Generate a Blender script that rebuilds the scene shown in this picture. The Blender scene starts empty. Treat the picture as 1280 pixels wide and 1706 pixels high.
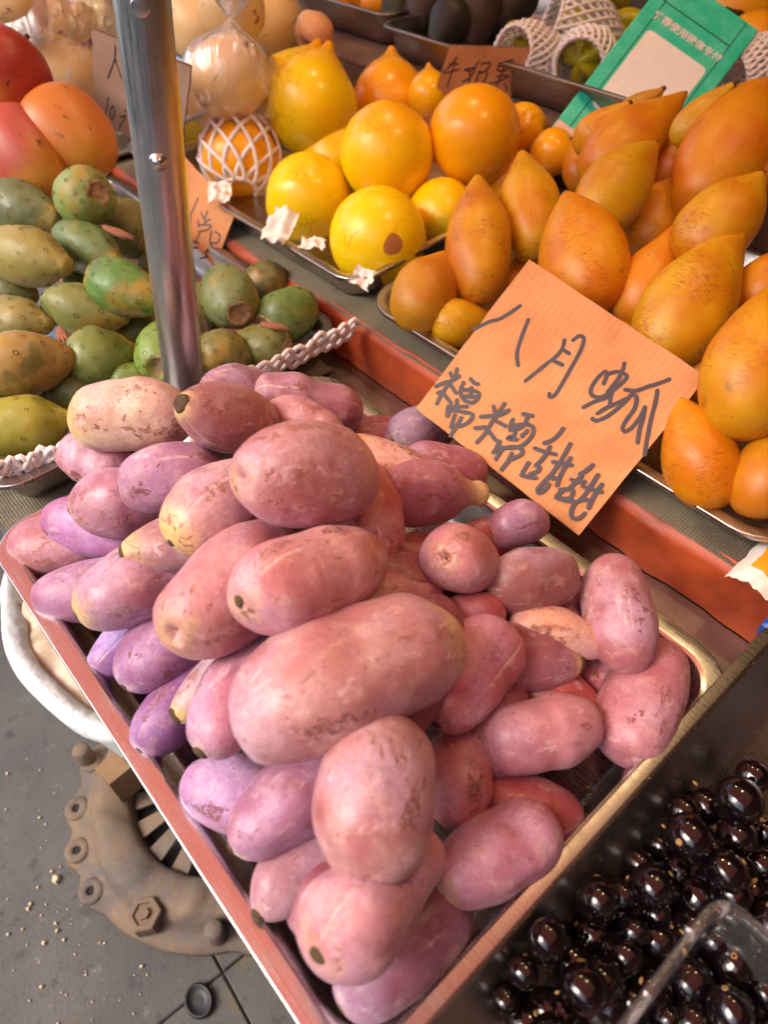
import bpy, math, random
import numpy as np
from mathutils import Vector, Matrix, Quaternion, noise
R = math.radians
scene = bpy.context.scene
C = scene.collection

# ------------------------------------------------------------------ camera
cd = bpy.data.cameras.new('camera'); cam = bpy.data.objects.new('camera', cd); C.objects.link(cam)
cd.sensor_fit = 'VERTICAL'; cd.sensor_height = 36.0; cd.lens = 24.96
cd.clip_start = 0.01; cd.clip_end = 500
cam.matrix_world = Matrix(((0.65892, -0.55008, 0.51306, 0.44287), (0.75213, 0.49174, -0.43874, 0.00027),
                           (-0.01095, 0.67499, 0.73775, 0.38662), (0, 0, 0, 1)))
cd.dof.use_dof = True; cd.dof.focus_distance = 0.49; cd.dof.aperture_fstop = 6.5
scene.camera = cam
# ------------------------------------------------------------------ sky and sun
SUN_EL, SUN_AZ = R(48), R(200)
w = bpy.data.worlds.new('World'); scene.world = w; w.use_nodes = True
wn = w.node_tree
sky = wn.nodes.new('ShaderNodeTexSky'); sky.sky_type = 'NISHITA'; sky.sun_disc = False
sky.sun_elevation = SUN_EL; sky.sun_rotation = SUN_AZ
sky.air_density = 1.0; sky.dust_density = 3.0; sky.ozone_density = 0.6
bg = wn.nodes['Background']; bg.inputs['Strength'].default_value = 0.15
wn.links.new(sky.outputs[0], bg.inputs[0])
sd = bpy.data.lights.new('sun', 'SUN'); sd.energy = 0.9; sd.angle = R(25); sd.color = (1.0, 0.93, 0.84)
sun = bpy.data.objects.new('sun', sd); C.objects.link(sun)
sdir = Vector((math.sin(SUN_AZ) * math.cos(SUN_EL), math.cos(SUN_AZ) * math.cos(SUN_EL), math.sin(SUN_EL)))
sun.rotation_euler = sdir.to_track_quat('Z', 'Y').to_euler()
sun.location = (0, -2, 6)
scene.view_settings.view_transform = 'Standard'; scene.view_settings.look = 'None'
scene.view_settings.gamma = 1.0; scene.view_settings.use_curve_mapping = False
scene.view_settings.exposure = 1.32

# ------------------------------------------------------------------ node helper
def srgb(r, g, b):
    f = lambda c: (c / 255 / 12.92) if c / 255 <= 0.04045 else ((c / 255 + 0.055) / 1.055) ** 2.4
    return (f(r), f(g), f(b), 1.0)
class NT:
    def __init__(s, name):
        s.m = bpy.data.materials.new(name); s.m.use_nodes = True; s.t = s.m.node_tree
        s.p = s.t.nodes['Principled BSDF']; s.o = s.t.nodes['Material Output']
    def n(s, typ, **kw):
        nd = s.t.nodes.new('ShaderNode' + typ)
        for k, v in kw.items():
            if k in nd.inputs.keys(): s.set(nd, k, v)
            else: setattr(nd, k, v)
        return nd
    def set(s, nd, k, v):
        if isinstance(v, bpy.types.NodeSocket): s.t.links.new(v, nd.inputs[k])
        elif isinstance(v, bpy.types.Node): s.t.links.new(v.outputs[0], nd.inputs[k])
        else: nd.inputs[k].default_value = v
    def P(s, **kw):
        for k, v in kw.items(): s.set(s.p, k.replace('_', ' '), v)
    def math(s, op, a, b=0.5, c=None, clamp=False):
        nd = s.t.nodes.new('ShaderNodeMath'); nd.operation = op; nd.use_clamp = clamp
        s.set(nd, 0, a); s.set(nd, 1, b)
        if c is not None: s.set(nd, 2, c)
        return nd.outputs[0]
    def mix(s, fac, a, b, mode='MIX'):
        nd = s.t.nodes.new('ShaderNodeMix'); nd.data_type = 'RGBA'; nd.blend_type = mode
        s.set(nd, 0, fac); s.set(nd, 6, a); s.set(nd, 7, b); return nd.outputs[2]
    def ramp(s, x, lo, hi, a=0.0, b=1.0):
        nd = s.t.nodes.new('ShaderNodeMapRange'); nd.interpolation_type = 'SMOOTHSTEP'
        s.set(nd, 0, x); s.set(nd, 1, lo); s.set(nd, 2, hi); s.set(nd, 3, a); s.set(nd, 4, b); return nd.outputs[0]
    def noise(s, vec, scale, detail=3.0, rough=0.5, dist=0.0):
        nd = s.t.nodes.new('ShaderNodeTexNoise'); s.set(nd, 'Vector', vec)
        nd.inputs['Scale'].default_value = scale; nd.inputs['Detail'].default_value = detail
        nd.inputs['Roughness'].default_value = rough; nd.inputs['Distortion'].default_value = dist
        return nd.outputs['Fac']
    def vor(s, vec, scale, feature='F1', rand=1.0):
        nd = s.t.nodes.new('ShaderNodeTexVoronoi'); nd.feature = feature; s.set(nd, 'Vector', vec)
        nd.inputs['Scale'].default_value = scale; nd.inputs['Randomness'].default_value = rand
        return nd
    def coords(s, offs=True, scale=None):
        tc = s.t.nodes.new('ShaderNodeTexCoord'); v = tc.outputs['Object']
        if scale:
            mp = s.t.nodes.new('ShaderNodeMapping'); s.t.links.new(v, mp.inputs[0]); mp.inputs['Scale'].default_value = scale; v = mp.outputs[0]
        if offs:
            oi = s.t.nodes.new('ShaderNodeObjectInfo'); va = s.t.nodes.new('ShaderNodeVectorMath'); va.operation = 'MULTIPLY_ADD'
            cmb = s.t.nodes.new('ShaderNodeCombineXYZ')
            for i in range(3): s.t.links.new(oi.outputs['Random'], cmb.inputs[i])
            s.t.links.new(cmb.outputs[0], va.inputs[0]); va.inputs[1].default_value = (37.1, 53.7, 71.3); s.t.links.new(v, va.inputs[2]); v = va.outputs[0]
        return v
    def objcol(s):
        return s.t.nodes.new('ShaderNodeObjectInfo')
    def attr(s, name):
        nd = s.t.nodes.new('ShaderNodeAttribute'); nd.attribute_name = name; return nd
    def bump(s, h, strength=0.3, dist=0.001, normal=None):
        nd = s.t.nodes.new('ShaderNodeBump'); s.set(nd, 'Height', h); nd.inputs['Strength'].default_value = strength
        nd.inputs['Distance'].default_value = dist
        if normal is not None: s.set(nd, 'Normal', normal)
        return nd.outputs[0]
M = {}

def m_akebia():
    t = NT('akebia_skin'); v = t.coords(); oi = t.objcol(); sc = t.attr('sc')
    sep = t.n('SeparateXYZ', Vector=sc.outputs['Vector'])
    base = oi.outputs['Color']
    n1 = t.noise(v, 30, 3, 0.55); n2 = t.noise(v, 75, 4, 0.6); n3 = t.noise(v, 16, 2, 0.5)
    red = t.mix(1.0, base, (0.82, 0.58, 0.60, 1), 'MULTIPLY')
    col = t.mix(t.ramp(n1, 0.40, 0.58), base, red)
    lav = t.mix(0.5, base, srgb(204, 176, 210))
    col = t.mix(t.ramp(n3, 0.47, 0.66, 0, 0.85), col, lav)
    pale = t.mix(0.6, base, srgb(240, 204, 180))
    col = t.mix(t.ramp(n2, 0.50, 0.72, 0, 0.42), col, pale)
    # cream to yellow ends
    tip = t.ramp(t.math('ADD', sep.outputs[0], t.math('MULTIPLY', t.math('SUBTRACT', n2, 0.5), 0.25)), t.math('MULTIPLY', oi.outputs['Alpha'], 0.13), -0.02)
    tipa = t.math('MULTIPLY', tip, t.math('MINIMUM', oi.outputs['Alpha'], 1.0))
    col = t.mix(tipa, col, srgb(226, 196, 120))
    # pale seam running along the fruit
    ang = t.math('ARCTAN2', sep.outputs[1], sep.outputs[2])
    wob = t.math('MULTIPLY', t.math('SUBTRACT', t.noise(v, 20, 2), 0.5), 0.25)
    seam = t.ramp(t.math('ABSOLUTE', t.math('ADD', ang, wob)), 0.07, 0.012)
    seamm = t.math('MULTIPLY', seam, t.ramp(t.noise(v, 26, 2), 0.42, 0.62))
    col = t.mix(t.math('MULTIPLY', seamm, 0.55), col, srgb(240, 205, 190))
    # brown scabs, scratches and pits
    vs = t.coords(True, (0.35, 1, 1)); sn = t.noise(vs, 190, 5, 0.7, 0.6); patch = t.noise(v, 40, 3, 0.6)
    scab = t.math('MULTIPLY', t.ramp(sn, 0.56, 0.62), t.ramp(patch, 0.52, 0.60))
    wn_ = t.n('TexNoise', Vector=v); wn_.inputs['Scale'].default_value = 170; wn_.inputs['Detail'].default_value = 4
    ws_ = t.n('VectorMath', operation='SCALE'); t.t.links.new(wn_.outputs['Color'], ws_.inputs[0]); ws_.inputs['Scale'].default_value = 0.016
    wa_ = t.n('VectorMath', operation='ADD'); t.t.links.new(vs, wa_.inputs[0]); t.t.links.new(ws_.outputs[0], wa_.inputs[1])
    vo_ = t.vor(wa_.outputs[0], 74); sr_ = t.n('SeparateColor'); t.t.links.new(vo_.outputs['Color'], sr_.inputs[0])
    sz_ = t.math('MULTIPLY', sr_.outputs[1], 0.36)
    big = t.math('MULTIPLY', t.ramp(t.math('SUBTRACT', vo_.outputs['Distance'], sz_), 0.05, -0.01), t.math('GREATER_THAN', sr_.outputs[0], 0.40))
    big = t.math('MULTIPLY', big, t.ramp(t.noise(v, 420, 4, 0.7), 0.40, 0.56))
    col = t.mix(t.math('MULTIPLY', big, 0.92), col, t.mix(sr_.outputs[2], srgb(168, 104, 52), srgb(112, 62, 44)))
    col = t.mix(t.math('MULTIPLY', scab, t.ramp(t.noise(v, 500, 3), 0.3, 0.6, 0.25, 0.85)), col, srgb(150, 88, 52))
    sn2 = t.noise(v, 210, 3, 0.6, 1.2)
    scr = t.math('MULTIPLY', t.ramp(t.math('ABSOLUTE', t.math('SUBTRACT', sn2, 0.5)), 0.012, 0.004), t.ramp(t.noise(v, 52, 2), 0.54, 0.62))
    col = t.mix(t.math('MULTIPLY', scr, 0.7), col, srgb(120, 62, 48))
    vw = t.n('VectorMath', operation='ADD'); t.t.links.new(v, vw.inputs[0]); nz = t.n('TexNoise', Vector=v); nz.inputs['Scale'].default_value = 60; sv_ = t.n('VectorMath', operation='SCALE'); t.t.links.new(nz.outputs['Color'], sv_.inputs[0]); sv_.inputs['Scale'].default_value = 0.012; t.t.links.new(sv_.outputs[0], vw.inputs[1])
    vd = t.vor(vw.outputs[0], 190); dots = t.math('MULTIPLY', t.ramp(t.math('SUBTRACT', vd.outputs['Distance'], t.math('MULTIPLY', t.noise(v, 300, 2), 0.16)), 0.06, 0.0), t.ramp(t.noise(v, 55, 2), 0.53, 0.6))
    col = t.mix(t.math('MULTIPLY', dots, 0.75), col, srgb(96, 48, 40))
    vb = t.vor(v, 26); bru = t.ramp(vb.outputs['Distance'], 0.26, 0.14)
    bru = t.math('MULTIPLY', bru, t.ramp(t.noise(v, 90, 3), 0.4, 0.62))
    col = t.mix(t.math('MULTIPLY', bru, 0.5), col, srgb(140, 62, 52))
    h = t.math('ADD', t.math('MULTIPLY', t.noise(v, 420, 3), 0.25), t.math('ADD', t.math('MULTIPLY', n2, 1.2), t.math('MULTIPLY', t.math('ADD', scab, big), -0.5)))
    h = t.math('ADD', h, t.math('MULTIPLY', seamm, 0.5))
    dk = t.mix(1.0, base, (0.50, 0.30, 0.36, 1), 'MULTIPLY')
    fine = t.noise(v, 240, 5, 0.75); col = t.mix(t.ramp(fine, 0.36, 0.62, 0.34, 0.0), col, dk)
    mott = t.noise(v, 58, 5, 0.72, 0.4); col = t.mix(t.ramp(mott, 0.56, 0.66, 0, 0.42), col, dk)
    wh = t.noise(t.coords(True, (0.5, 1, 1)), 95, 5, 0.75, 0.5); col = t.mix(t.ramp(wh, 0.57, 0.66, 0, 0.35), col, srgb(238, 208, 206))
    ln_ = t.vor(v, 520); col = t.mix(t.math('MULTIPLY', t.ramp(ln_.outputs['Distance'], 0.22, 0.10), t.ramp(t.noise(v, 70, 2), 0.46, 0.56, 0, 0.5)), col, srgb(122, 70, 64))
    t.P(Base_Color=col, Roughness=t.ramp(n2, 0.3, 0.7, 0.36, 0.52), Normal=t.bump(h, 0.5, 0.0014))
    t.p.inputs['Sheen Weight'].default_value = 0.10; t.p.inputs['Sheen Tint'].default_value = (0.9, 0.75, 1, 1); t.p.inputs['Sheen Roughness'].default_value = 0.5
    t.p.inputs['Subsurface Weight'].default_value = 0.06; t.p.inputs['Subsurface Radius'].default_value = (0.006, 0.003, 0.002); t.p.inputs['Subsurface Scale'].default_value = 1.0
    return t.m
def m_canistel():
    t = NT('canistel_skin'); v = t.coords(); oi = t.objcol(); base = oi.outputs['Color']
    n1 = t.noise(v, 26, 3); col = t.mix(t.ramp(n1, 0.4, 0.65), base, t.mix(1.0, base, (0.93, 0.66, 0.35, 1), 'MULTIPLY'))
    n0 = t.noise(v, 14, 2); col = t.mix(t.ramp(n0, 0.55, 0.72, 0, 0.6), col, srgb(226, 170, 20))
    # fine horizontal russet flecks across the fruit
    vs = t.coords(True, (2.6, 0.55, 0.55)); fl = t.noise(vs, 330, 3, 0.6)
    oi2 = t.objcol(); pm = t.math('MULTIPLY', t.ramp(t.noise(v, 30, 3), 0.42, 0.62), t.ramp(oi2.outputs['Random'], 0.1, 0.9, 0.25, 1.0))
    col = t.mix(t.math('MULTIPLY', t.math('MULTIPLY', t.ramp(fl, 0.50, 0.62), pm), 0.72), col, srgb(158, 76, 16))
    vd = t.vor(v, 170); dots = t.math('MULTIPLY', t.ramp(vd.outputs['Distance'], 0.16, 0.08), t.ramp(t.noise(v, 45, 2), 0.48, 0.56))
    col = t.mix(t.math('MULTIPLY', dots, 0.8), col, srgb(86, 44, 14))
    vb = t.vor(v, 30); blot = t.math('MULTIPLY', t.ramp(vb.outputs['Distance'], 0.22, 0.1), t.ramp(t.noise(v, 120, 3), 0.45, 0.6))
    col = t.mix(t.math('MULTIPLY', blot, 0.5), col, srgb(120, 62, 16))
    sc = t.attr('sc'); sep = t.n('SeparateXYZ', Vector=sc.outputs['Vector'])
    col = t.mix(t.ramp(sep.outputs[0], 0.035, 0.0), col, srgb(110, 66, 30))
    t.P(Base_Color=col, Roughness=0.42, Normal=t.bump(t.math('ADD', t.math('MULTIPLY', fl, 0.5), n1), 0.22, 0.001))
    t.p.inputs['Subsurface Weight'].default_value = 0.1; t.p.inputs['Subsurface Radius'].default_value = (0.006, 0.003, 0.001); t.p.inputs['Subsurface Scale'].default_value = 1.0
    return t.m
def m_abiu(bruise=None):
    t = NT('abiu_skin'); v = t.coords(); oi = t.objcol(); base = oi.outputs['Color']
    sc = t.attr('sc'); sep = t.n('SeparateXYZ', Vector=sc.outputs['Vector'])
    n1 = t.noise(v, 14, 2); col = t.mix(t.ramp(n1, 0.42, 0.66, 0, 0.7), base, srgb(252, 194, 4))
    col = t.mix(t.math('MULTIPLY', t.ramp(t.math('ADD', sep.outputs[0], t.math('MULTIPLY', n1, 0.2)), 0.85, 1.1, 0, 0.8), oi.outputs['Alpha']), col, srgb(150, 170, 20))
    col = t.mix(t.ramp(sep.outputs[0], 0.35, 0.0, 0, 0.75), col, srgb(248, 160, 10))
    vs = t.coords(True, (1, 0.5, 0.5)); sn = t.noise(vs, 90, 3, 0.6, 1.5)
    scr = t.math('MULTIPLY', t.ramp(t.math('ABSOLUTE', t.math('SUBTRACT', sn, 0.5)), 0.014, 0.003), t.ramp(t.noise(v, 24, 2), 0.55, 0.66))
    col = t.mix(t.math('MULTIPLY', scr, 0.55), col, srgb(150, 84, 10))
    vd = t.vor(v, 110); dots = t.math('MULTIPLY', t.ramp(vd.outputs['Distance'], 0.1, 0.05), t.ramp(t.noise(v, 30, 1), 0.52, 0.6))
    col = t.mix(t.math('MULTIPLY', dots, 0.7), col, srgb(110, 64, 10))
    vn = t.vor(v, 42, 'DISTANCE_TO_EDGE'); vein = t.math('MULTIPLY', t.ramp(vn.outputs['Distance'], 0.035, 0.0), t.ramp(t.noise(v, 24, 3), 0.52, 0.64)); col = t.mix(t.math('MULTIPLY', vein, 0.45), col, srgb(168, 104, 10))
    if bruise is not None:
        vo = t.coords(False); d_ = t.n('VectorMath', operation='DISTANCE'); t.t.links.new(vo, d_.inputs[0]); d_.inputs[1].default_value = bruise
        bm = t.ramp(t.math('ADD', d_.outputs['Value'], t.math('MULTIPLY', t.math('SUBTRACT', t.noise(vo, 110, 3), 0.5), 0.006)), 0.0100, 0.0090)
        col = t.mix(bm, col, srgb(176, 112, 66))
    t.P(Base_Color=col, Roughness=t.ramp(t.noise(v, 50, 3), 0.35, 0.7, 0.24, 0.38), Normal=t.bump(t.math('ADD', t.noise(v, 60, 3), t.math('MULTIPLY', t.noise(v, 700, 2), 0.12)), 0.12, 0.001))
    t.p.inputs['Subsurface Weight'].default_value = 0.1; t.p.inputs['Subsurface Radius'].default_value = (0.008, 0.005, 0.001); t.p.inputs['Subsurface Scale'].default_value = 1.0
    return t.m
def m_simple_fruit(name, c2, sc1, rough, dotcol=None, dotscale=120, bumps=0.15, lo=0.42, hi=0.62, bscale=120):
    t = NT(name); v = t.coords(); oi = t.objcol(); base = oi.outputs['Color']
    n1 = t.noise(v, sc1, 3); col = t.mix(t.ramp(n1, lo, hi), base, c2)
    n2 = t.noise(v, sc1 * 4, 4, 0.6); col = t.mix(t.ramp(n2, 0.5, 0.8, 0, 0.4), col, t.mix(1.0, base, (0.6, 0.5, 0.45, 1), 'MULTIPLY'))
    if dotcol:
        vd = t.vor(v, dotscale); dots = t.ramp(vd.outputs['Distance'], 0.16, 0.08)
        col = t.mix(t.math('MULTIPLY', dots, t.ramp(t.noise(v, 40, 1), 0.42, 0.6)), col, dotcol)
    t.P(Base_Color=col, Roughness=rough, Normal=t.bump(t.noise(v, bscale, 3), bumps, 0.0012))
    return t.m
def m_pepino():
    t = NT('pepino_skin'); v = t.coords(); oi = t.objcol(); base = oi.outputs['Color']
    n1 = t.noise(v, 18, 3); col = t.mix(t.ramp(n1, 0.4, 0.65), base, srgb(234, 202, 142))
    vs = t.coords(True, (0.16, 1, 1)); st = t.noise(vs, 70, 3, 0.6, 0.4)
    col = t.mix(t.math('MULTIPLY', t.ramp(st, 0.60, 0.66), t.ramp(t.noise(v, 22, 2), 0.44, 0.56)), col, srgb(126, 60, 78))
    t.P(Base_Color=col, Roughness=0.4)
    return t.m
def m_berry():
    t = NT('black_berry_skin'); v = t.coords(); oi = t.objcol()
    n1 = t.noise(v, 120, 2)
    t.P(Base_Color=t.mix(n1, (0.002, 0.001, 0.002, 1), (0.008, 0.003, 0.004, 1)), Roughness=t.ramp(t.noise(v, 260, 3), 0.45, 0.75, 0.05, 0.22), Normal=t.bump(t.math('ADD', n1, t.math('MULTIPLY', t.noise(v, 420, 3), 0.15)), 0.10, 0.001))
    t.p.inputs['Specular IOR Level'].default_value = 0.5
    t.p.inputs['Coat Weight'].default_value = 0.35; t.p.inputs['Coat Roughness'].default_value = 0.05
    return t.m
def m_steel(name, col=(0.52, 0.49, 0.47, 1), rough=0.24, sc=(1, 40, 40), dirt=0.35):
    t = NT(name); v = t.coords(False, sc); v0 = t.coords(False)
    g = t.noise(v, 26, 4, 0.65); d = t.noise(v0, 16, 4, 0.6); sp = t.vor(v0, 210)
    c = t.mix(t.ramp(d, 0.5, 0.75, 0, dirt), col, (0.26, 0.19, 0.15, 1))
    spots = t.math('MULTIPLY', t.ramp(sp.outputs['Distance'], 0.16, 0.06), t.ramp(t.noise(v0, 60, 2), 0.52, 0.6))
    c = t.mix(t.math('MULTIPLY', spots, 0.6), c, (0.12, 0.08, 0.06, 1))
    r = t.math('ADD', t.ramp(g, 0.3, 0.7, rough - 0.05, rough + 0.08), t.ramp(d, 0.45, 0.75, 0, 0.14))
    t.P(Base_Color=c, Metallic=t.math('SUBTRACT', 1.0, t.math('MULTIPLY', spots, 0.8)), Roughness=r, Normal=t.bump(t.math('ADD', g, t.math('MULTIPLY', t.noise(v0, 9, 2), 4.0)), 0.05, 0.0004))
    return t.m
def m_card(name, a, b):
    t = NT(name); v = t.coords(False)
    wv = t.n('TexWave', Vector=v, Scale=62.0, Distortion=0.6, bands_direction='X'); wv.inputs['Detail'].default_value = 1.0
    n1 = t.noise(v, 25, 4); fib = t.noise(t.coords(False, (1, 0.15, 1)), 600, 3)
    col = t.mix(t.ramp(n1, 0.35, 0.7), a, b); col = t.mix(t.math('MULTIPLY', wv.outputs['Fac'], 0.2), col, t.mix(1.0, b, (0.8, 0.74, 0.68, 1), 'MULTIPLY'))
    col = t.mix(t.ramp(fib, 0.55, 0.75, 0, 0.22), col, srgb(150, 92, 50))
    t.P(Base_Color=col, Roughness=0.85, Normal=t.bump(t.math('ADD', t.math('MULTIPLY', wv.outputs['Fac'], 1.0), t.math('MULTIPLY', fib, 0.15)), 0.14, 0.0006))
    return t.m
def m_plain(name, col, rough=0.6, nscale=40, var=0.25, bump=0.15, metallic=0.0, c2=None, bdist=0.001):
    t = NT(name); v = t.coords(False); n1 = t.noise(v, nscale, 4, 0.6)
    dark = c2 or (col[0] * 0.6, col[1] * 0.6, col[2] * 0.6, 1)
    t.P(Base_Color=t.mix(t.ramp(n1, 0.35, 0.75, 0, var if c2 is None else 1), col, dark), Roughness=rough, Metallic=metallic, Normal=t.bump(t.noise(v, nscale * 3, 4), bump, bdist))
    return t.m
def m_weave(name, a, b):
    t = NT(name); v = t.coords(False)
    w1 = t.n('TexWave', Vector=v, Scale=130.0, Distortion=1.2, bands_direction='X'); w2 = t.n('TexWave', Vector=v, Scale=130.0, Distortion=1.2, bands_direction='Y')
    h = t.math('MULTIPLY', w1.outputs['Fac'], w2.outputs['Fac']); n1 = t.noise(v, 14, 4, 0.6)
    col = t.mix(h, b, a); col = t.mix(t.ramp(n1, 0.45, 0.75, 0, 0.6), col, srgb(70, 52, 40))
    t.P(Base_Color=col, Roughness=0.85, Normal=t.bump(h, 0.6, 0.001))
    return t.m
def m_ground():
    t = NT('pavement_slab'); v = t.coords(False); n1 = t.noise(v, 5, 5, 0.6); n2 = t.noise(v, 60, 4, 0.6); n3 = t.noise(v, 300, 3)
    col = t.mix(t.ramp(n1, 0.35, 0.7), srgb(74, 73, 70), srgb(92, 89, 84))
    col = t.mix(t.ramp(n2, 0.55, 0.8, 0, 0.6), col, srgb(58, 57, 56))
    st = t.noise(v, 17, 3); col = t.mix(t.ramp(st, 0.63, 0.72, 0, 0.8), col, srgb(46, 46, 48))
    st2 = t.noise(v, 46, 4, 0.65); col = t.mix(t.ramp(st2, 0.58, 0.68, 0, 0.55), col, srgb(50, 49, 48)); lt = t.noise(v, 33, 4, 0.65); col = t.mix(t.ramp(lt, 0.6, 0.72, 0, 0.4), col, srgb(126, 122, 112)); ye = t.noise(v, 9, 3); col = t.mix(t.ramp(ye, 0.66, 0.74, 0, 0.5), col, srgb(104, 90, 46))
    t.P(Base_Color=col, Roughness=0.7, Normal=t.bump(t.math('ADD', n3, n2), 0.5, 0.0012))
    return t.m
def m_rust():
    t = NT('rusty_iron'); v = t.coords(False); n1 = t.noise(v, 22, 5, 0.6); n2 = t.noise(v, 90, 4, 0.6)
    col = t.mix(t.ramp(n1, 0.38, 0.65), srgb(122, 102, 82), srgb(98, 90, 84)); col = t.mix(t.ramp(n2, 0.5, 0.75, 0, 0.6), col, srgb(146, 114, 76))
    t.P(Base_Color=col, Roughness=0.75, Metallic=0.15, Normal=t.bump(t.math('ADD', n1, n2), 0.5, 0.002))
    return t.m
def m_film(name, tint, gl=0.16, rough=0.12, wr=26):
    t = NT(name); v = t.coords(False)
    lw = t.n('LayerWeight', Blend=0.35); tr = t.n('BsdfTransparent', Color=tint); g = t.n('BsdfGlossy', Roughness=rough)
    n1 = t.noise(t.coords(False, (1, 1, 0.3)), wr, 4, 0.6, 1.0)
    b = t.bump(n1, 0.7, 0.006); t.t.links.new(b, g.inputs['Normal']); t.t.links.new(b, lw.inputs['Normal'])
    df = t.n('BsdfDiffuse', Color=(0.95, 0.93, 0.95, 1))
    m1 = t.n('MixShader'); t.set(m1, 0, t.math('ADD', t.math('MULTIPLY', lw.outputs['Facing'], 0.5), gl, clamp=True)); t.t.links.new(tr.outputs[0], m1.inputs[1]); t.t.links.new(g.outputs[0], m1.inputs[2])
    m2 = t.n('MixShader'); t.set(m2, 0, t.ramp(n1, 0.52, 0.72, 0.03, 0.4)); t.t.links.new(m1.outputs[0], m2.inputs[1]); t.t.links.new(df.outputs[0], m2.inputs[2])
    t.t.links.new(m2.outputs[0], t.o.inputs[0]); return t.m
def m_cloth_trans(name, col, tcol):
    t = NT(name); v = t.coords(False); n1 = t.noise(v, 3, 4)
    d = t.n('BsdfDiffuse', Color=col); tl = t.n('BsdfTranslucent', Color=tcol); m1 = t.n('MixShader'); m1.inputs[0].default_value = 0.5
    t.t.links.new(d.outputs[0], m1.inputs[1]); t.t.links.new(tl.outputs[0], m1.inputs[2]); t.t.links.new(m1.outputs[0], t.o.inputs[0]); return t.m

M['akebia'] = m_akebia(); M['canistel'] = m_canistel(); M['abiu'] = m_abiu(); M['pepino'] = m_pepino(); M['berry'] = m_berry()
def m_prickly():
    t = NT('prickly_pear_skin'); v = t.coords(); oi = t.objcol(); base = oi.outputs['Color']; sep = t.n('SeparateXYZ', Vector=t.attr('sc').outputs['Vector'])
    n1 = t.noise(v, 22, 4, 0.6); n2 = t.noise(v, 110, 4, 0.65)
    col = t.mix(t.ramp(n1, 0.48, 0.66, 0, 0.8), base, srgb(168, 128, 46)); col = t.mix(t.ramp(t.math('ADD', sep.outputs[0], n1), 1.25, 1.5, 0, 0.7), col, srgb(170, 140, 50))
    col = t.mix(t.ramp(n2, 0.48, 0.72, 0, 0.5), col, t.mix(0.5, base, srgb(150, 158, 124))); col = t.mix(t.ramp(t.noise(v, 36, 3), 0.56, 0.68, 0, 0.6), col, srgb(84, 92, 40))
    sn = t.noise(v, 240, 4, 0.7, 0.5); col = t.mix(t.math('MULTIPLY', t.ramp(sn, 0.62, 0.68), t.ramp(n1, 0.5, 0.6)), col, srgb(96, 78, 44))
    vb = t.vor(v, 85, 'SMOOTH_F1'); h = t.math('ADD', t.math('MULTIPLY', vb.outputs['Distance'], -1.2), t.math('MULTIPLY', n2, 0.5))
    t.P(Base_Color=col, Roughness=t.ramp(n2, 0.3, 0.7, 0.38, 0.58), Normal=t.bump(h, 0.45, 0.002)); return t.m
M['prickly'] = m_prickly()
def m_mango():
    t = NT('mango_skin'); v = t.coords(); oi = t.objcol(); base = oi.outputs['Color']; sep = t.n('SeparateXYZ', Vector=t.attr('sc').outputs['Vector'])
    n1 = t.noise(v, 13, 4, 0.6); g = t.math('ADD', sep.outputs[0], t.math('MULTIPLY', t.math('SUBTRACT', n1, 0.5), 1.1))
    col = t.mix(t.ramp(g, 0.55, 1.0), base, srgb(206, 148, 50)); col = t.mix(t.ramp(g, 0.9, 1.25, 0, 0.7), col, srgb(140, 140, 50))
    vd = t.vor(v, 300); col = t.mix(t.math('MULTIPLY', t.ramp(vd.outputs['Distance'], 0.2, 0.1), 0.4), col, srgb(226, 170, 96))
    n2 = t.noise(t.coords(True, (0.4, 1, 1)), 120, 4, 0.6); col = t.mix(t.math('MULTIPLY', t.ramp(n2, 0.6, 0.68), t.ramp(t.noise(v, 25, 2), 0.5, 0.6)), col, srgb(90, 56, 36))
    t.P(Base_Color=col, Roughness=0.42, Normal=t.bump(t.noise(v, 90, 3), 0.08, 0.001)); return t.m
M['mango'] = m_mango()
M['ymango'] = m_simple_fruit('yellow_mango_skin', srgb(240, 160, 20), 14, 0.35, srgb(150, 90, 20), 160, 0.05)
M['avocado'] = m_simple_fruit('avocado_skin', srgb(34, 25, 21), 22, 0.6, None, 200, 0.9, bscale=190)
M['star'] = m_simple_fruit('star_fruit_skin', srgb(190, 180, 20), 22, 0.3, None, 200, 0.05)
M['scar'] = m_plain('brown_stem_scar', srgb(98, 74, 44), 0.85, 500, 0.6, 1.0, 0, srgb(58, 44, 30))
M['spot'] = m_plain('dark_areole', srgb(44, 36, 22), 0.9, 300)
M['disc'] = m_plain('prickly_pear_crown', srgb(176, 146, 110), 0.9, 160, 0.5, 0.6, 0, srgb(104, 76, 54))
M['flower'] = m_plain('dry_flower', srgb(150, 96, 66), 0.9, 160)
M['steel'] = m_steel('brushed_steel'); M['steel2'] = m_steel('worn_steel', (0.38, 0.34, 0.32, 1), 0.28, (1, 40, 40), 0.5)
M['steel3'] = m_steel('bright_steel', (0.68, 0.64, 0.62, 1), 0.22, (1, 40, 40), 0.3)
M['tube'] = m_steel('polished_tube', (0.60, 0.60, 0.59, 1), 0.3, (30, 30, 1), 0.12)
M['card'] = m_card('orange_cardboard', srgb(222, 156, 104), srgb(206, 138, 86)); M['card2'] = m_card('grey_cardboard', srgb(204, 172, 148), srgb(190, 156, 130))
M['cardedge'] = m_plain('cardboard_edge', srgb(120, 82, 52), 0.9, 500, 0.7, 0.8)
M['ink'] = m_plain('marker_ink', srgb(74, 64, 68), 0.55, 200, 0.2, 0.05)
M['cloth'] = m_plain('orange_red_cloth', srgb(184, 80, 36), 0.5, 18, 0.6, 0.3, 0, srgb(134, 50, 24), 0.004)
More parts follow.
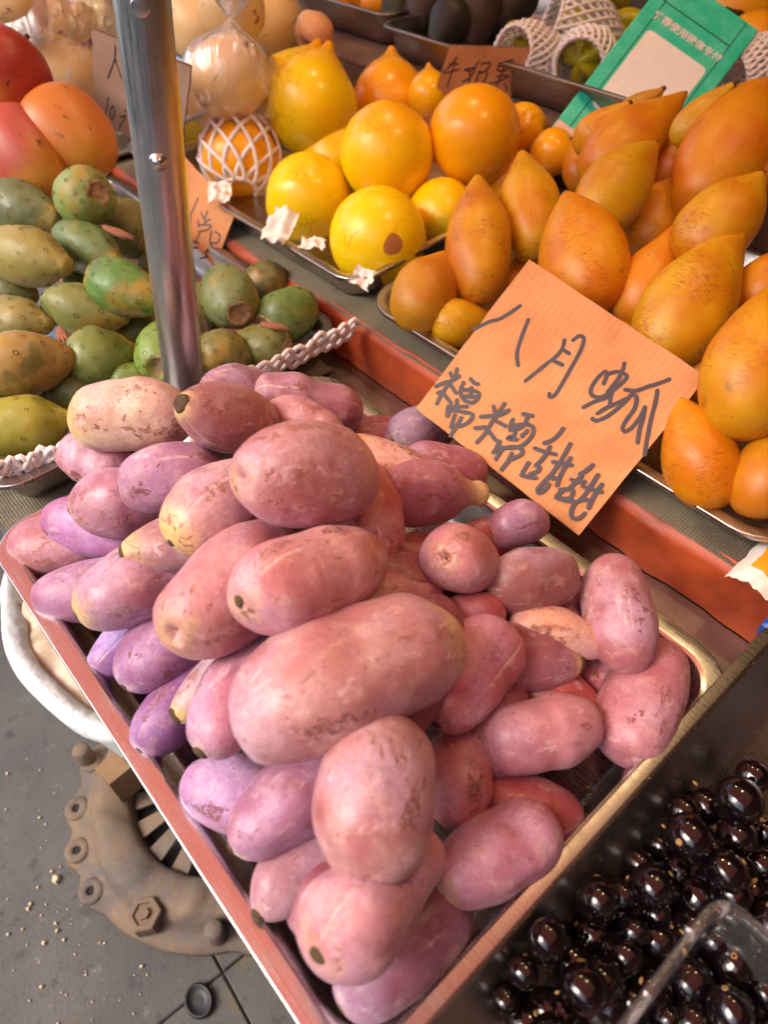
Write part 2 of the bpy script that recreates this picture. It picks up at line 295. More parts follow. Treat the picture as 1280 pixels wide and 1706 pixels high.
M['weave'] = m_weave('woven_cloth', srgb(156, 146, 118), srgb(110, 104, 84)); M['weave2'] = m_weave('brown_cloth', srgb(150, 118, 98), srgb(112, 84, 70))
M['wood'] = m_plain('pale_wood', srgb(136, 104, 70), 0.7, 30, 0.4)
M['ground'] = m_ground(); M['rust'] = m_rust(); M['dark'] = m_plain('dark_shadow_gap', srgb(40, 38, 36), 0.9)
M['joint'] = m_plain('dirty_joint', srgb(52, 50, 47), 0.9, 60)
M['crumb'] = m_plain('pale_crumb', srgb(214, 196, 160), 0.8, 100); M['crumb2'] = m_plain('yellow_husk', srgb(150, 116, 66), 0.7, 100)
M['cap'] = m_plain('black_plastic', srgb(38, 38, 40), 0.5, 200)
M['foam'] = m_plain('white_foam', srgb(238, 228, 222), 0.7, 60, 0.08, 0.1); M['paper'] = m_plain('white_tissue', srgb(238, 228, 216), 0.8, 30, 0.1, 0.4)
M['film'] = m_film('clear_film', (0.99, 0.97, 0.95, 1), 0.10, 0.26, 34); M['boxrim'] = m_film('clear_box_rim', (0.80, 0.74, 0.75, 1), 0.06, 0.3, 30); M['box'] = m_film('clear_box', (0.93, 0.92, 0.92, 1), 0.10, 0.1, 8)
M['green'] = m_plain('green_print', srgb(50, 208, 170), 0.3, 40, 0.3, 0.2, 0, srgb(96, 224, 190)); M['white'] = m_plain('white_print', srgb(250, 244, 240), 0.4, 120, 0.15)
M['pinkprint'] = m_plain('faded_print', srgb(236, 196, 176), 0.45, 90, 0.2)
M['line'] = m_plain('dark_tape_line', srgb(20, 70, 58), 0.6)
M['plasticwhite'] = m_plain('white_plastic', srgb(228, 232, 230), 0.4, 20, 0.15, 0.55, 0, srgb(190, 198, 200), 0.008)
M['peel'] = m_plain('pale_peel', srgb(226, 210, 184), 0.8, 40, 0.5, 0.5, 0, srgb(196, 170, 138))
M['awn_red'] = m_cloth_trans('red_canopy_cloth', srgb(222, 108, 96), srgb(240, 138, 120)); M['awn_yel'] = m_cloth_trans('yellow_canopy_cloth', srgb(176, 148, 108), srgb(194, 164, 118))
M['roof'] = m_plain('brown_roof', srgb(96, 72, 56), 0.8, 4)
M['bulb'] = NT('lit_bulb').m; M['bulb'].node_tree.nodes['Principled BSDF'].inputs['Emission Color'].default_value = (1.0, 0.72, 0.36, 1); M['bulb'].node_tree.nodes['Principled BSDF'].inputs['Emission Strength'].default_value = 60.0
M['facade'] = m_plain('grey_render', srgb(120, 112, 104), 0.9, 2); M['wframe'] = m_plain('window_frame', srgb(90, 84, 78), 0.6); M['wpane'] = m_plain('window_glass', srgb(30, 34, 38), 0.1, 5, 0.2, 0.0)
M['wall'] = m_plain('brown_wall', srgb(84, 64, 50), 0.8, 4)
M['blue'] = m_plain('blue_plastic', srgb(40, 84, 170), 0.4); M['orange'] = m_plain('orange_print', srgb(244, 160, 20), 0.5)
M['foil'] = m_plain('gold_foil', (0.9, 0.6, 0.12, 1), 0.25, 60, 0.2, 0.8, 1.0)

# ------------------------------------------------------------------ mesh helpers
def obj(name, verts, faces, mat, parent=None, smooth=False, loc=None, quat=None, col=None):
    me = bpy.data.meshes.new(name); me.from_pydata([tuple(v) for v in verts], [], [tuple(f) for f in faces])
    if smooth: me.polygons.foreach_set('use_smooth', [True] * len(me.polygons))
    me.materials.append(M[mat]); me.update()
    o = bpy.data.objects.new(name, me); C.objects.link(o)
    if parent is not None: o.parent = parent
    if loc is not None: o.location = loc
    if quat is not None: o.rotation_mode = 'QUATERNION'; o.rotation_quaternion = quat
    if col is not None: o.color = col
    return o
def tag(o, label, cat, group=None):
    o['label'] = label; o['category'] = cat
    if group: o['group'] = group
    return o
def struct(o): o['kind'] = 'structure'; return o
def stuff(o): o['kind'] = 'stuff'; return o
def empty(name, loc, label, cat, group=None):
    o = bpy.data.objects.new(name, None); C.objects.link(o); o.location = loc; return tag(o, label, cat, group)
def catmull(pts, n):
    P = [pts[0]] + list(pts) + [pts[-1]]; out = []
    segs = len(pts) - 1
    for i in range(n + 1):
        u = i / n * segs; k = min(int(u), segs - 1); t = u - k
        a, b, c, d = (np.array(P[k + j], float) for j in range(4))
        out.append(0.5 * ((2 * b) + (c - a) * t + (2 * a - 5 * b + 4 * c - d) * t * t + (3 * b - a - 3 * c + d) * t ** 3))
    return np.array(out)
def fruit_geo(prof, L, r, seg, rings, amp=0.0, freq=30, seed=0, bend=0.0, lobe=(0, 0), ridges=None):
    cur = catmull(prof, rings); verts = []; sc = []; faces = []
    rnd = random.Random(seed); ph = rnd.uniform(0, 6.28); so = Vector((rnd.uniform(-50, 50), rnd.uniform(-50, 50), rnd.uniform(-50, 50)))
    for i, (x, q) in enumerate(cur):
        q = max(q, 0.0); ring = [0] if i in (0, rings) else range(seg)
        for j in ring:
            a = 2 * math.pi * j / seg
            rr = r * q * (1 + lobe[0] * math.cos(2 * (a - ph)) + lobe[1] * math.cos(3 * (a + ph)))
            if ridges: rr *= 1 + ridges[1] * (abs(math.cos(a * ridges[0] / 2)) ** 1.2 - 0.6)
            p = Vector(((x - 0.5) * L, rr * math.sin(a), rr * math.cos(a)))
            if amp:
                nv = noise.noise(p * freq + so) * amp + noise.noise(p * freq * 2.7 + so) * amp * 0.35
                d = Vector((p.x * 0.3, p.y, p.z)); d = d.normalized() if d.length > 1e-9 else Vector((1, 0, 0)); p = p + d * nv * r * min(1, q * 2 + 0.25)
            e = 2 * x - 1; p.y += bend * r * (1 - e * e)
            verts.append(p); sc.append((x, math.sin(a), math.cos(a)))
    idx = lambda i, j: 0 if i == 0 else (1 + (rings - 1) * seg if i == rings else 1 + (i - 1) * seg + j % seg)
    for i in range(rings):
        for j in range(seg):
            if i == 0: faces.append((0, idx(1, j), idx(1, j + 1)))
            elif i == rings - 1: faces.append((idx(i, j), idx(rings, 0), idx(i, j + 1)))
            else: faces.append((idx(i, j), idx(i + 1, j), idx(i + 1, j + 1), idx(i, j + 1)))
    return verts, faces, sc
def fruit(name, mat, prof, loc, quat, L, r, col=(1, 1, 1, 1), seg=40, rings=28, roll=0.0, jit=0.03, **kw):
    jr = random.Random(kw.get('seed', 0) * 31 + 7); prof = [(x, q * (1 + jr.uniform(-jit, jit))) if 0.05 < x < 0.95 else (x, q) for x, q in prof]
    v, f, sc = fruit_geo(prof, L, r, seg, rings, **kw)
    q = Quaternion(quat)
    if roll: q = q @ Quaternion((1, 0, 0), roll)
    f = [tuple(reversed(x)) for x in f]
    o = obj(name, v, f, mat, None, True, loc, q, col)
    at = o.data.attributes.new('sc', 'FLOAT_VECTOR', 'POINT'); at.data.foreach_set('vector', np.array(sc, np.float32).ravel())
    return o
def tubes(paths, rad, sides=6, closed=False, taper=None):
    V = []; F = []
    for path in paths:
        P = [Vector(p) for p in path]; n = len(P); b = len(V)
        for i, p in enumerate(P):
            if closed: d = P[(i + 1) % n] - P[i - 1]
            else: d = P[min(i + 1, n - 1)] - P[max(i - 1, 0)]
            d.normalize(); u = d.orthogonal().normalized()
            ref = Vector((0.3, 0.2, 0.93)); u = ref.cross(d); u = u.normalized() if u.length > 1e-3 else d.orthogonal().normalized(); vv = d.cross(u)
            rr = rad * (taper[i] if taper else 1)
            for k in range(sides):
                a = 2 * math.pi * k / sides; V.append(p + (u * math.cos(a) + vv * math.sin(a)) * rr)
        for i in range(n if closed else n - 1):
            for k in range(sides):
                i2 = (i + 1) % n
                F.append((b + i * sides + k, b + i * sides + (k + 1) % sides, b + i2 * sides + (k + 1) % sides, b + i2 * sides + k))
        if not closed:
            F.append([b + k for k in range(sides)][::-1]); F.append([b + (n - 1) * sides + k for k in range(sides)])
    return V, F
def rrect(x0, x1, y0, y1, rad, n=7):
    out = []
    for cx, cy, a0 in ((x1 - rad, y1 - rad, 0), (x0 + rad, y1 - rad, 90), (x0 + rad, y0 + rad, 180), (x1 - rad, y0 + rad, 270)):
        for i in range(n + 1):
            a = R(a0 + 90 * i / n); out.append((cx + rad * math.cos(a), cy + rad * math.sin(a)))
    return out
def loft(loops, cap_last=True, cap_first=False):
    n = len(loops[0]); V = [p for l in loops for p in l]; F = []
    for i in range(len(loops) - 1):
        for j in range(n): F.append((i * n + j, i * n + (j + 1) % n, (i + 1) * n + (j + 1) % n, (i + 1) * n + j))
    if cap_last: F.append([(len(loops) - 1) * n + j for j in range(n)])
    if cap_first: F.append([j for j in range(n)][::-1])
    return V, F
def tray(name, x0, x1, y0, y1, zr, depth, rim, label, mat='steel', rc=0.02, slope=0.0, wl=0.0, pan=None, group='steel fruit trays'):
    def L(inset, z, rad): return [(x, y, z + slope * (y - y0)) for x, y in rrect(x0 + inset, x1 - inset, y0 + inset, y1 - inset, max(rad, 0.002))]
    o0 = rc + rim * 0.7
    lip = [L(0.0008, zr - 0.0045, o0), L(0.0, zr - 0.0038, o0), L(0.0, zr - 0.0008, o0), L(0.0003, zr - .0002, o0), L(0.0009, zr, o0), L(0.0012, zr, o0), L(0.0020, zr, o0)]
    run = [L(rim - 0.0034, zr, rc), L(rim - 0.003, zr - 0.0001, rc), L(rim - 0.001, zr - 0.0012, rc), L(rim + 0.0008, zr - 0.004, rc), L(rim + 0.005 + wl * .7, zr - depth * 0.7, rc), L(rim + 0.0075 + wl, zr - depth + 0.004, rc), L(rim + 0.013 + wl, zr - depth, rc * 0.8)]
    e = empty(name, (0, 0, 0), label, 'tray', group)
    V, F = loft(lip + run[:3], False); obj('rim', V, F, mat, e, True)
    V, F = loft(run[2:], True); obj('pan', V, F, pan or mat, e, True)
    # outer skin of the pan, seen from below and from the side
    U = [L(rim + 0.0005, zr - 0.0045, rc), L(rim + 0.0037 + wl * .7, zr - depth * 0.7, rc), L(rim + 0.0062 + wl, zr - depth + 0.002, rc), L(rim + 0.013 + wl, zr - depth - 0.0012, rc * 0.8)]
    V, F = loft(U, True); obj('underside', V, [f[::-1] for f in F], mat, e, True)
    return e
def box(x0, x1, y0, y1, z0, z1, bev=0.0):
    if bev:
        b = bev; lo = [(x, y, z0) for x, y in rrect(x0, x1, y0, y1, b, 2)]
        lp = [[(x, y, z0) for x, y in rrect(x0 + b, x1 - b, y0 + b, y1 - b, b * .5, 2)], [(x, y, z0 + b) for x, y in rrect(x0, x1, y0, y1, b, 2)],
              [(x, y, z1 - b) for x, y in rrect(x0, x1, y0, y1, b, 2)], [(x, y, z1) for x, y in rrect(x0 + b, x1 - b, y0 + b, y1 - b, b * .5, 2)]]
        return loft(lp, True, True)
    v = [(x0, y0, z0), (x1, y0, z0), (x1, y1, z0), (x0, y1, z0), (x0, y0, z1), (x1, y0, z1), (x1, y1, z1), (x0, y1, z1)]
    return v, [(0, 3, 2, 1), (4, 5, 6, 7), (0, 1, 5, 4), (1, 2, 6, 5), (2, 3, 7, 6), (3, 0, 4, 7)]
def merge(parts):
    V = []; F = []
    for v, f in parts:
        b = len(V); V += list(v); F += [tuple(i + b for i in x) for x in f]
    return V, F
def grid(x0, x1, y0, y1, nx, ny, fn):
    V = [fn(x0 + (x1 - x0) * i / nx, y0 + (y1 - y0) * j / ny) for j in range(ny + 1) for i in range(nx + 1)]
    F = [(j * (nx + 1) + i, j * (nx + 1) + i + 1, (j + 1) * (nx + 1) + i + 1, (j + 1) * (nx + 1) + i) for j in range(ny) for i in range(nx)]
    return V, F
def ns(*a): return noise.noise(Vector(a))

AK = [
  ('dent', (0.2076, 0.1471, 0.1167), (0.71, 0.1761, 0.4654, 0.4984), 0.0841, 0.0279, (0.5669, 0.2685, 0.2666, 0.3), -35, 0.05, 'broad dusky-pink fruit on top of the heap, end-on with a navel'),
  ('std', (0.0366, 0.1163, 0.0674), (0.8073, 0.3993, 0.1698, 0.4), 0.085, 0.0251, (0.7113, 0.5447, 0.3829, 2.5), -30, 0.05, 'pale cream-pink long fruit at upper left of the heap, just below the pole'),
  ('tip', (0.1143, 0.1535, 0.0963), (0.6858, 0.1772, 0.5914, 0.3855), 0.0799, 0.0228, (0.4846, 0.2378, 0.2341, 1), 60, 0.05, 'dusky fruit touching the pole foot, yellow tip with brown stem scar'),
  ('std', (0.031, 0.207, 0.0413), (0.6808, 0.2098, 0.5312, 0.4586), 0.0725, 0.0178, (0.392, 0.1761, 0.2349, 0.2), 30, 0, 'small glimpse of pink fruit behind the yellow-tipped one at the pole'),
  ('fold', (0.0832, 0.2351, 0.0443), (0.8217, 0.3216, 0.3273, 0.3379), 0.0841, 0.0219, (0.4423, 0.1978, 0.2643, 0.4), -20, 0.15, 'lobed mauve fruit at the back edge beside the foam strip'),
  ('std', (0.1264, 0.1993, 0.0704), (0.9168, 0.3392, 0.1308, 0.1655), 0.0604, 0.0168, (0.5669, 0.2685, 0.2666, 0.2), 20, 0, 'pink fruit wedged behind the topmost broad fruit'),
  ('egg', (0.1821, 0.2251, 0.0531), (0.9019, 0.3127, 0.2281, 0.1916), 0.0679, 0.0212, (0.78, 0.3588, 0.093, 0.2), 90, 0, 'orange-tan fruit peeking out right of the topmost broad fruit'),
  ('std', (0.1122, 0.2844, -0.0009), (0.7612, 0.2589, 0.3996, 0.4404), 0.0663, 0.0174, (0.51, 0.1848, 0.2266, 0.2), 50, 0, 'small mauve fruit by the back rim left of the lavender one'),
  ('std', (0.1314, 0.3081, 0.0055), (0.6667, 0.1771, 0.3811, 0.6156), 0.068, 0.0203, (0.3869, 0.261, 0.3763, 0.2), 10, 0, 'lavender fruit tucked under the left corner of the large card'),
  ('std', (0.1817, 0.2838, 0.0173), (0.8558, 0.319, 0.2764, 0.2992), 0.0682, 0.0197, (0.4255, 0.1554, 0.1904, 0.2), 40, 0.05, 'mauve fruit under the lower edge of the large card'),
  ('neck', (0.2195, 0.2369, 0.0481), (-0.4579, 0.3061, -0.2574, 0.794), 0.0769, 0.0226, (0.4773, 0.1734, 0.2126, 3), 160, 0.0, 'mauve fruit with a pinched yellow neck pointing right'),
  ('dent', (0.2731, 0.2072, 0.0539), (0.6821, 0.0963, 0.5928, 0.4172), 0.0529, 0.0215, (0.6466, 0.3051, 0.3026, 0.3), -60, 0.2, 'round kidney-shaped pink fruit with a deep crease'),
  ('dent', (0.2597, 0.2772, 0.0192), (0.7791, 0.2198, 0.2583, 0.5273), 0.0451, 0.0165, (0.3717, 0.1139, 0.1699, 0.2), 20, 0.1, 'dark split-ended purple fruit below the lower corner of the large card'),
  ('std', (0.3023, 0.2382, 0.0366), (0.8069, 0.2252, 0.1823, 0.5148), 0.0618, 0.0191, (0.3363, 0.1348, 0.1208, 0.2), 120, 0.05, 'brown-bruised fruit lying right of the round kidney-shaped one'),
  ('std', (0.248, 0.2595, 0.0103), (0.7391, 0.1405, 0.4166, 0.5103), 0.0497, 0.0158, (0.4698, 0.1234, 0.124, 0.1), 120, 0, 'small red fruit glimpsed between kidney-shaped and split-ended fruit'),
  ('std', (0.2081, 0.1869, 0.059), (0.9655, 0.1113, 0.0785, -0.2218), 0.0766, 0.0213, (0.5271, 0.1376, 0.1382, 0.1), 120, 0, 'red upright fruit half hidden right of the topmost broad fruit'),
  ('std', (0.2546, 0.1133, 0.1032), (0.6815, 0.0881, 0.395, 0.6097), 0.0929, 0.0252, (0.6466, 0.3051, 0.3026, 0.3), -38, 0.05, 'large pink fruit with pale seam just below the topmost broad fruit'),
  ('std', (0.2618, 0.1621, 0.0459), (0.8046, 0.1908, 0.2737, 0.4913), 0.0609, 0.0175, (0.606, 0.2865, 0.2842, 0.1), 60, 0, 'pink fruit squeezed between the two largest long fruit and the kidney-shaped one'),
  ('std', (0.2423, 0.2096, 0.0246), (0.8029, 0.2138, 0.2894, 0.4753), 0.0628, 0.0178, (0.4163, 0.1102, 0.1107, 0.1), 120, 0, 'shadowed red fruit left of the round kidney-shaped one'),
  ('std', (0.3026, 0.0983, 0.0828), (0.6117, -0.1891, 0.1544, -0.7525), 0.1207, 0.031, (0.5592, 0.2944, 0.2771, 1.3), 150, 0.0, 'largest long pink fruit with brown scars in the middle of the heap'),
  ('tip', (0.294, 0.1942, 0.032), (0.8309, 0.2043, 0.2262, 0.4655), 0.0415, 0.0143, (0.5271, 0.1376, 0.1382, 0.6), 120, 0, 'red fruit behind the right end of the largest long fruit'),
  ('egg', (0.3236, 0.1641, 0.0366), (0.626, 0.0937, 0.0717, 0.7709), 0.0704, 0.0218, (0.6131, 0.1683, 0.1843, 0.1), 40, 0.1, 'rosy fruit right of the largest long fruit, dark spot on it'),
  ('tip', (0.3333, 0.2298, 0.0193), (-0.254, 0.1422, -0.2706, 0.9176), 0.0623, 0.0152, (0.7167, 0.3635, 0.2372, 0.9), 160, 0.1, 'tan-pink fruit with round brown stem end facing right'),
  ('tip', (0.3302, 0.2053, 0.0181), (-0.3368, 0.136, -0.2433, 0.8994), 0.0677, 0.0191, (0.4113, 0.1705, 0.2, 1), 120, 0, 'mauve fruit with a pointed stem tip, under the tan one'),
  ('std', (0.3484, 0.2719, 0.0212), (0.9075, 0.1504, -0.0385, -0.3904), 0.0809, 0.0203, (0.5154, 0.2471, 0.262, 0.2), 140, 0.05, 'long pink fruit standing upright at the right of the heap'),
  ('egg', (0.389, 0.2481, -0.0019), (0.8062, 0.0116, -0.0358, -0.5904), 0.0874, 0.0236, (0.5207, 0.214, 0.2512, 0.2), 100, 0.1, 'fat pink fruit in the right corner of the tray'),
  ('tip', (0.3511, 0.2112, -0.0053), (-0.2806, 0.0916, -0.2432, 0.924), 0.0567, 0.0177, (0.6011, 0.1557, 0.1563, 0.7), 120, 0, 'red fruit with stem tip wedged beside the fat corner fruit'),
  ('std', (0.3645, 0.1785, 0.0096), (0.8406, 0.1514, 0.1226, 0.5054), 0.0726, 0.0211, (0.5933, 0.2602, 0.2944, 0.2), -62, 0.0, 'pink fruit with a straight pale seam, right of centre low'),
  ('std', (0.3851, 0.1502, -0.0096), (0.9448, 0.1729, 0.0839, 0.2655), 0.0577, 0.018, (0.3981, 0.1014, 0.116, 0.1), 120, 0.1, 'red fruit low in the tray by the golden rim'),
  ('std', (0.353, 0.1269, 0.0091), (0.9205, 0.0609, 0.0599, -0.3812), 0.0491, 0.0176, (0.4792, 0.1444, 0.1344, 0.2), 120, 0.0, 'rosy-red fruit standing right of the dusty brownish one'),
  ('egg', (0.3916, 0.1149, 0.0077), (0.7837, 0.0484, 0.1048, 0.6103), 0.0732, 0.0205, (0.5308, 0.2281, 0.3042, 0.8), 70, 0.05, 'smooth pink-lilac oval fruit by the golden rim at lower right'),
  ('std', (0.3478, 0.076, 0.0674), (0.8994, -0.0503, -0.005, -0.4343), 0.0732, 0.0263, (0.5408, 0.2791, 0.2663, 0.1), 120, 0.05, 'big dusty brownish-pink fruit on top of the lower heap'),
  ('pear', (0.3733, 0.0532, 0.0443), (0.6517, -0.122, 0.2513, 0.7051), 0.0848, 0.0216, (0.6566, 0.3414, 0.3627, 0.2), -20, 0.1, 'large waisted pink fruit with a puckered end near the front corner'),
  ('std', (0.3895, 0.055, -0.0038), (0.7119, 0.0155, 0.0841, 0.6971), 0.0785, 0.0195, (0.2949, 0.134, 0.1961, 0.2), 100, 0.05, 'glossy plum-purple fruit lowest in the front corner'),
  ('std', (0.3275, 0.0471, -0.0007), (0.6429, 0.0453, 0.1395, 0.7518), 0.0812, 0.0168, (0.5102, 0.3373, 0.3796, 0.3), 160, 0.0, 'pale lilac-grey fruit left of the waisted pink one'),
  ('std', (0.309, 0.053, 0.0226), (0.7161, 0.1257, 0.1275, 0.6747), 0.0773, 0.0206, (0.4708, 0.2514, 0.3856, 0.3), -55, 0.05, 'lilac fruit with pale seam line below the largest long fruit'),
  ('std', (0.2824, 0.0383, -0.0001), (0.922, 0.1153, 0.1537, 0.3362), 0.0757, 0.0194, (0.5333, 0.3221, 0.5716, 0.1), 120, 0.05, 'soft lavender fruit near the left rim, below the cream one'),
  ('std', (0.2575, 0.0617, 0.0519), (0.5542, 0.0994, 0.1897, 0.8044), 0.0765, 0.0206, (0.5303, 0.2357, 0.3153, 0.3), 150, 0.0, 'mauve fruit pressed against the left side of the largest one'),
  ('tip', (0.2308, 0.0683, 0.0293), (0.6722, 0.1699, 0.2024, 0.6916), 0.0804, 0.0167, (0.4724, 0.3336, 0.2764, 1), 90, 0.0, 'cream-grey fruit with dark stem tip pointing left'),
  ('std', (0.2028, 0.0467, -0.0015), (0.5462, 0.1225, 0.2109, 0.8013), 0.0877, 0.0199, (0.3373, 0.1656, 0.3876, 0.1), -30, 0.05, 'vivid purple fruit against the left rim'),
  ('std', (0.1732, 0.0571, 0.0144), (0.5565, 0.1524, 0.2352, 0.7821), 0.0848, 0.0226, (0.388, 0.2065, 0.3885, 0.2), 120, 0.05, 'purple fruit with tan patch leaning out over the left rim'),
  ('std', (0.1415, 0.0462, -0.0097), (0.5969, 0.1733, 0.2563, 0.7402), 0.0804, 0.0169, (0.4155, 0.2756, 0.6355, 0.1), -20, 0.05, 'bluish-lavender fruit low against the left rim'),
  ('dent', (0.2146, 0.088, 0.0809), (0.5587, 0.0456, 0.3407, 0.7548), 0.0988, 0.0284, (0.606, 0.2865, 0.2842, 0.4), 150, 0.05, 'big pink fruit with scarred puckered end at centre left'),
  ('std', (0.1461, 0.0556, 0.0401), (0.6789, 0.2325, 0.263, 0.6449), 0.0774, 0.0247, (0.4284, 0.194, 0.2339, 1), 70, 0.05, 'pink fruit with split dark cream end pointing left'),
  ('std', (0.0995, 0.0436, -0.002), (0.8111, 0.2787, 0.1905, 0.4776), 0.0928, 0.0226, (0.4486, 0.246, 0.3829, 0.2), 120, 0.05, 'lilac fruit with tan scab leaning on the left rim'),
  ('std', (0.0377, 0.048, -0.0097), (0.7926, 0.3058, 0.2131, 0.4826), 0.0933, 0.0236, (0.5173, 0.2769, 0.3128, 0.2), 120, 0.05, 'pink-grey fruit in the left corner of the tray'),
  ('std', (0.0576, 0.061, 0.0111), (0.921, 0.2781, 0.0851, 0.2592), 0.0792, 0.0204, (0.4766, 0.2255, 0.454, 0.2), 120, 0.05, 'purple fruit behind the one in the left corner'),
  ('std', (0.0748, 0.0883, 0.0385), (0.7656, 0.3327, 0.2194, 0.5049), 0.0815, 0.0245, (0.483, 0.2366, 0.2967, 0.5), 100, 0.05, 'mauve-grey fruit with tan rubbed end at far left'),
  ('tip', (0.1588, 0.0902, 0.0624), (0.7992, 0.2852, 0.22, 0.4812), 0.08, 0.0185, (0.4184, 0.2272, 0.2192, 2.0), 100, 0.0, 'fruit with greenish-yellow tip at left centre'),
  ('std', (0.1141, 0.1065, 0.0712), (0.7748, 0.3217, 0.2407, 0.4881), 0.0654, 0.0212, (0.4405, 0.2105, 0.3254, 0.2), -30, 0.05, 'lilac-pink fruit with pale seam under the pale cream-pink one'),
  ('std', (0.1708, 0.1102, 0.0905), (0.6023, 0.2011, 0.2827, 0.719), 0.075, 0.0227, (0.6282, 0.33, 0.2913, 1.8), -25, 0.0, 'peach-pink fruit with yellow lower end left of the topmost one'),
  ('fold', (0.0206, 0.087, 0.0326), (0.9279, 0.2734, 0.1385, 0.2125), 0.0547, 0.0181, (0.6166, 0.324, 0.366, 0.3), 60, 0.1, 'pink knobbly fruit end at the back left rim'),
  ('std', (0.3636, 0.2471, -0.0156), (0.9127, 0.2603, 0.3071, 0.0701), 0.0383, 0.0135, (0.5633, 0.1464, 0.1471, 0.1), 120, 0, 'red glimpse of fruit behind the stem-tipped mauve one'),
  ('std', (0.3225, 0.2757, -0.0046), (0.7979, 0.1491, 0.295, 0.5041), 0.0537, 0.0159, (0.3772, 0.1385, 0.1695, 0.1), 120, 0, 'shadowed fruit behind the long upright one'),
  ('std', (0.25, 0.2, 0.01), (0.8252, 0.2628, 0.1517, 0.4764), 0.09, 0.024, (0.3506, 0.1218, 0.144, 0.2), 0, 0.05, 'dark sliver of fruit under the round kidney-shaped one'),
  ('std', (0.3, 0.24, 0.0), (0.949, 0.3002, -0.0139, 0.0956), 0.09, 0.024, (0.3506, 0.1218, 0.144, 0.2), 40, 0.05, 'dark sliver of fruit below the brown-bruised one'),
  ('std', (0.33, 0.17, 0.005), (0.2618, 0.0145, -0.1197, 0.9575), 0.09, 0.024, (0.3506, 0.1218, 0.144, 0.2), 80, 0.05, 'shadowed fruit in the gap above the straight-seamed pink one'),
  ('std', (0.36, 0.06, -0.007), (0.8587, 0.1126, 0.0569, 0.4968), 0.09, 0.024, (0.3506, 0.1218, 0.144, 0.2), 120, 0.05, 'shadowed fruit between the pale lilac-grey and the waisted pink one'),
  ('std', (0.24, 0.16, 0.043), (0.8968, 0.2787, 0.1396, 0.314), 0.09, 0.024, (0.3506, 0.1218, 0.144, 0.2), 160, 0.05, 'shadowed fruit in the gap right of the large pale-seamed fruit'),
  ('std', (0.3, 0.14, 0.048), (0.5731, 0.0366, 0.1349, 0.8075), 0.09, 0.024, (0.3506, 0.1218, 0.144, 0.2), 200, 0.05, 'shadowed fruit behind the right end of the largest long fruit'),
  ('std', (0.18, 0.17, 0.05), (0.7209, 0.2591, 0.2345, 0.5985), 0.09, 0.024, (0.3506, 0.1218, 0.144, 0.2), 240, 0.05, 'shadowed sliver of fruit under the topmost broad fruit'),
]
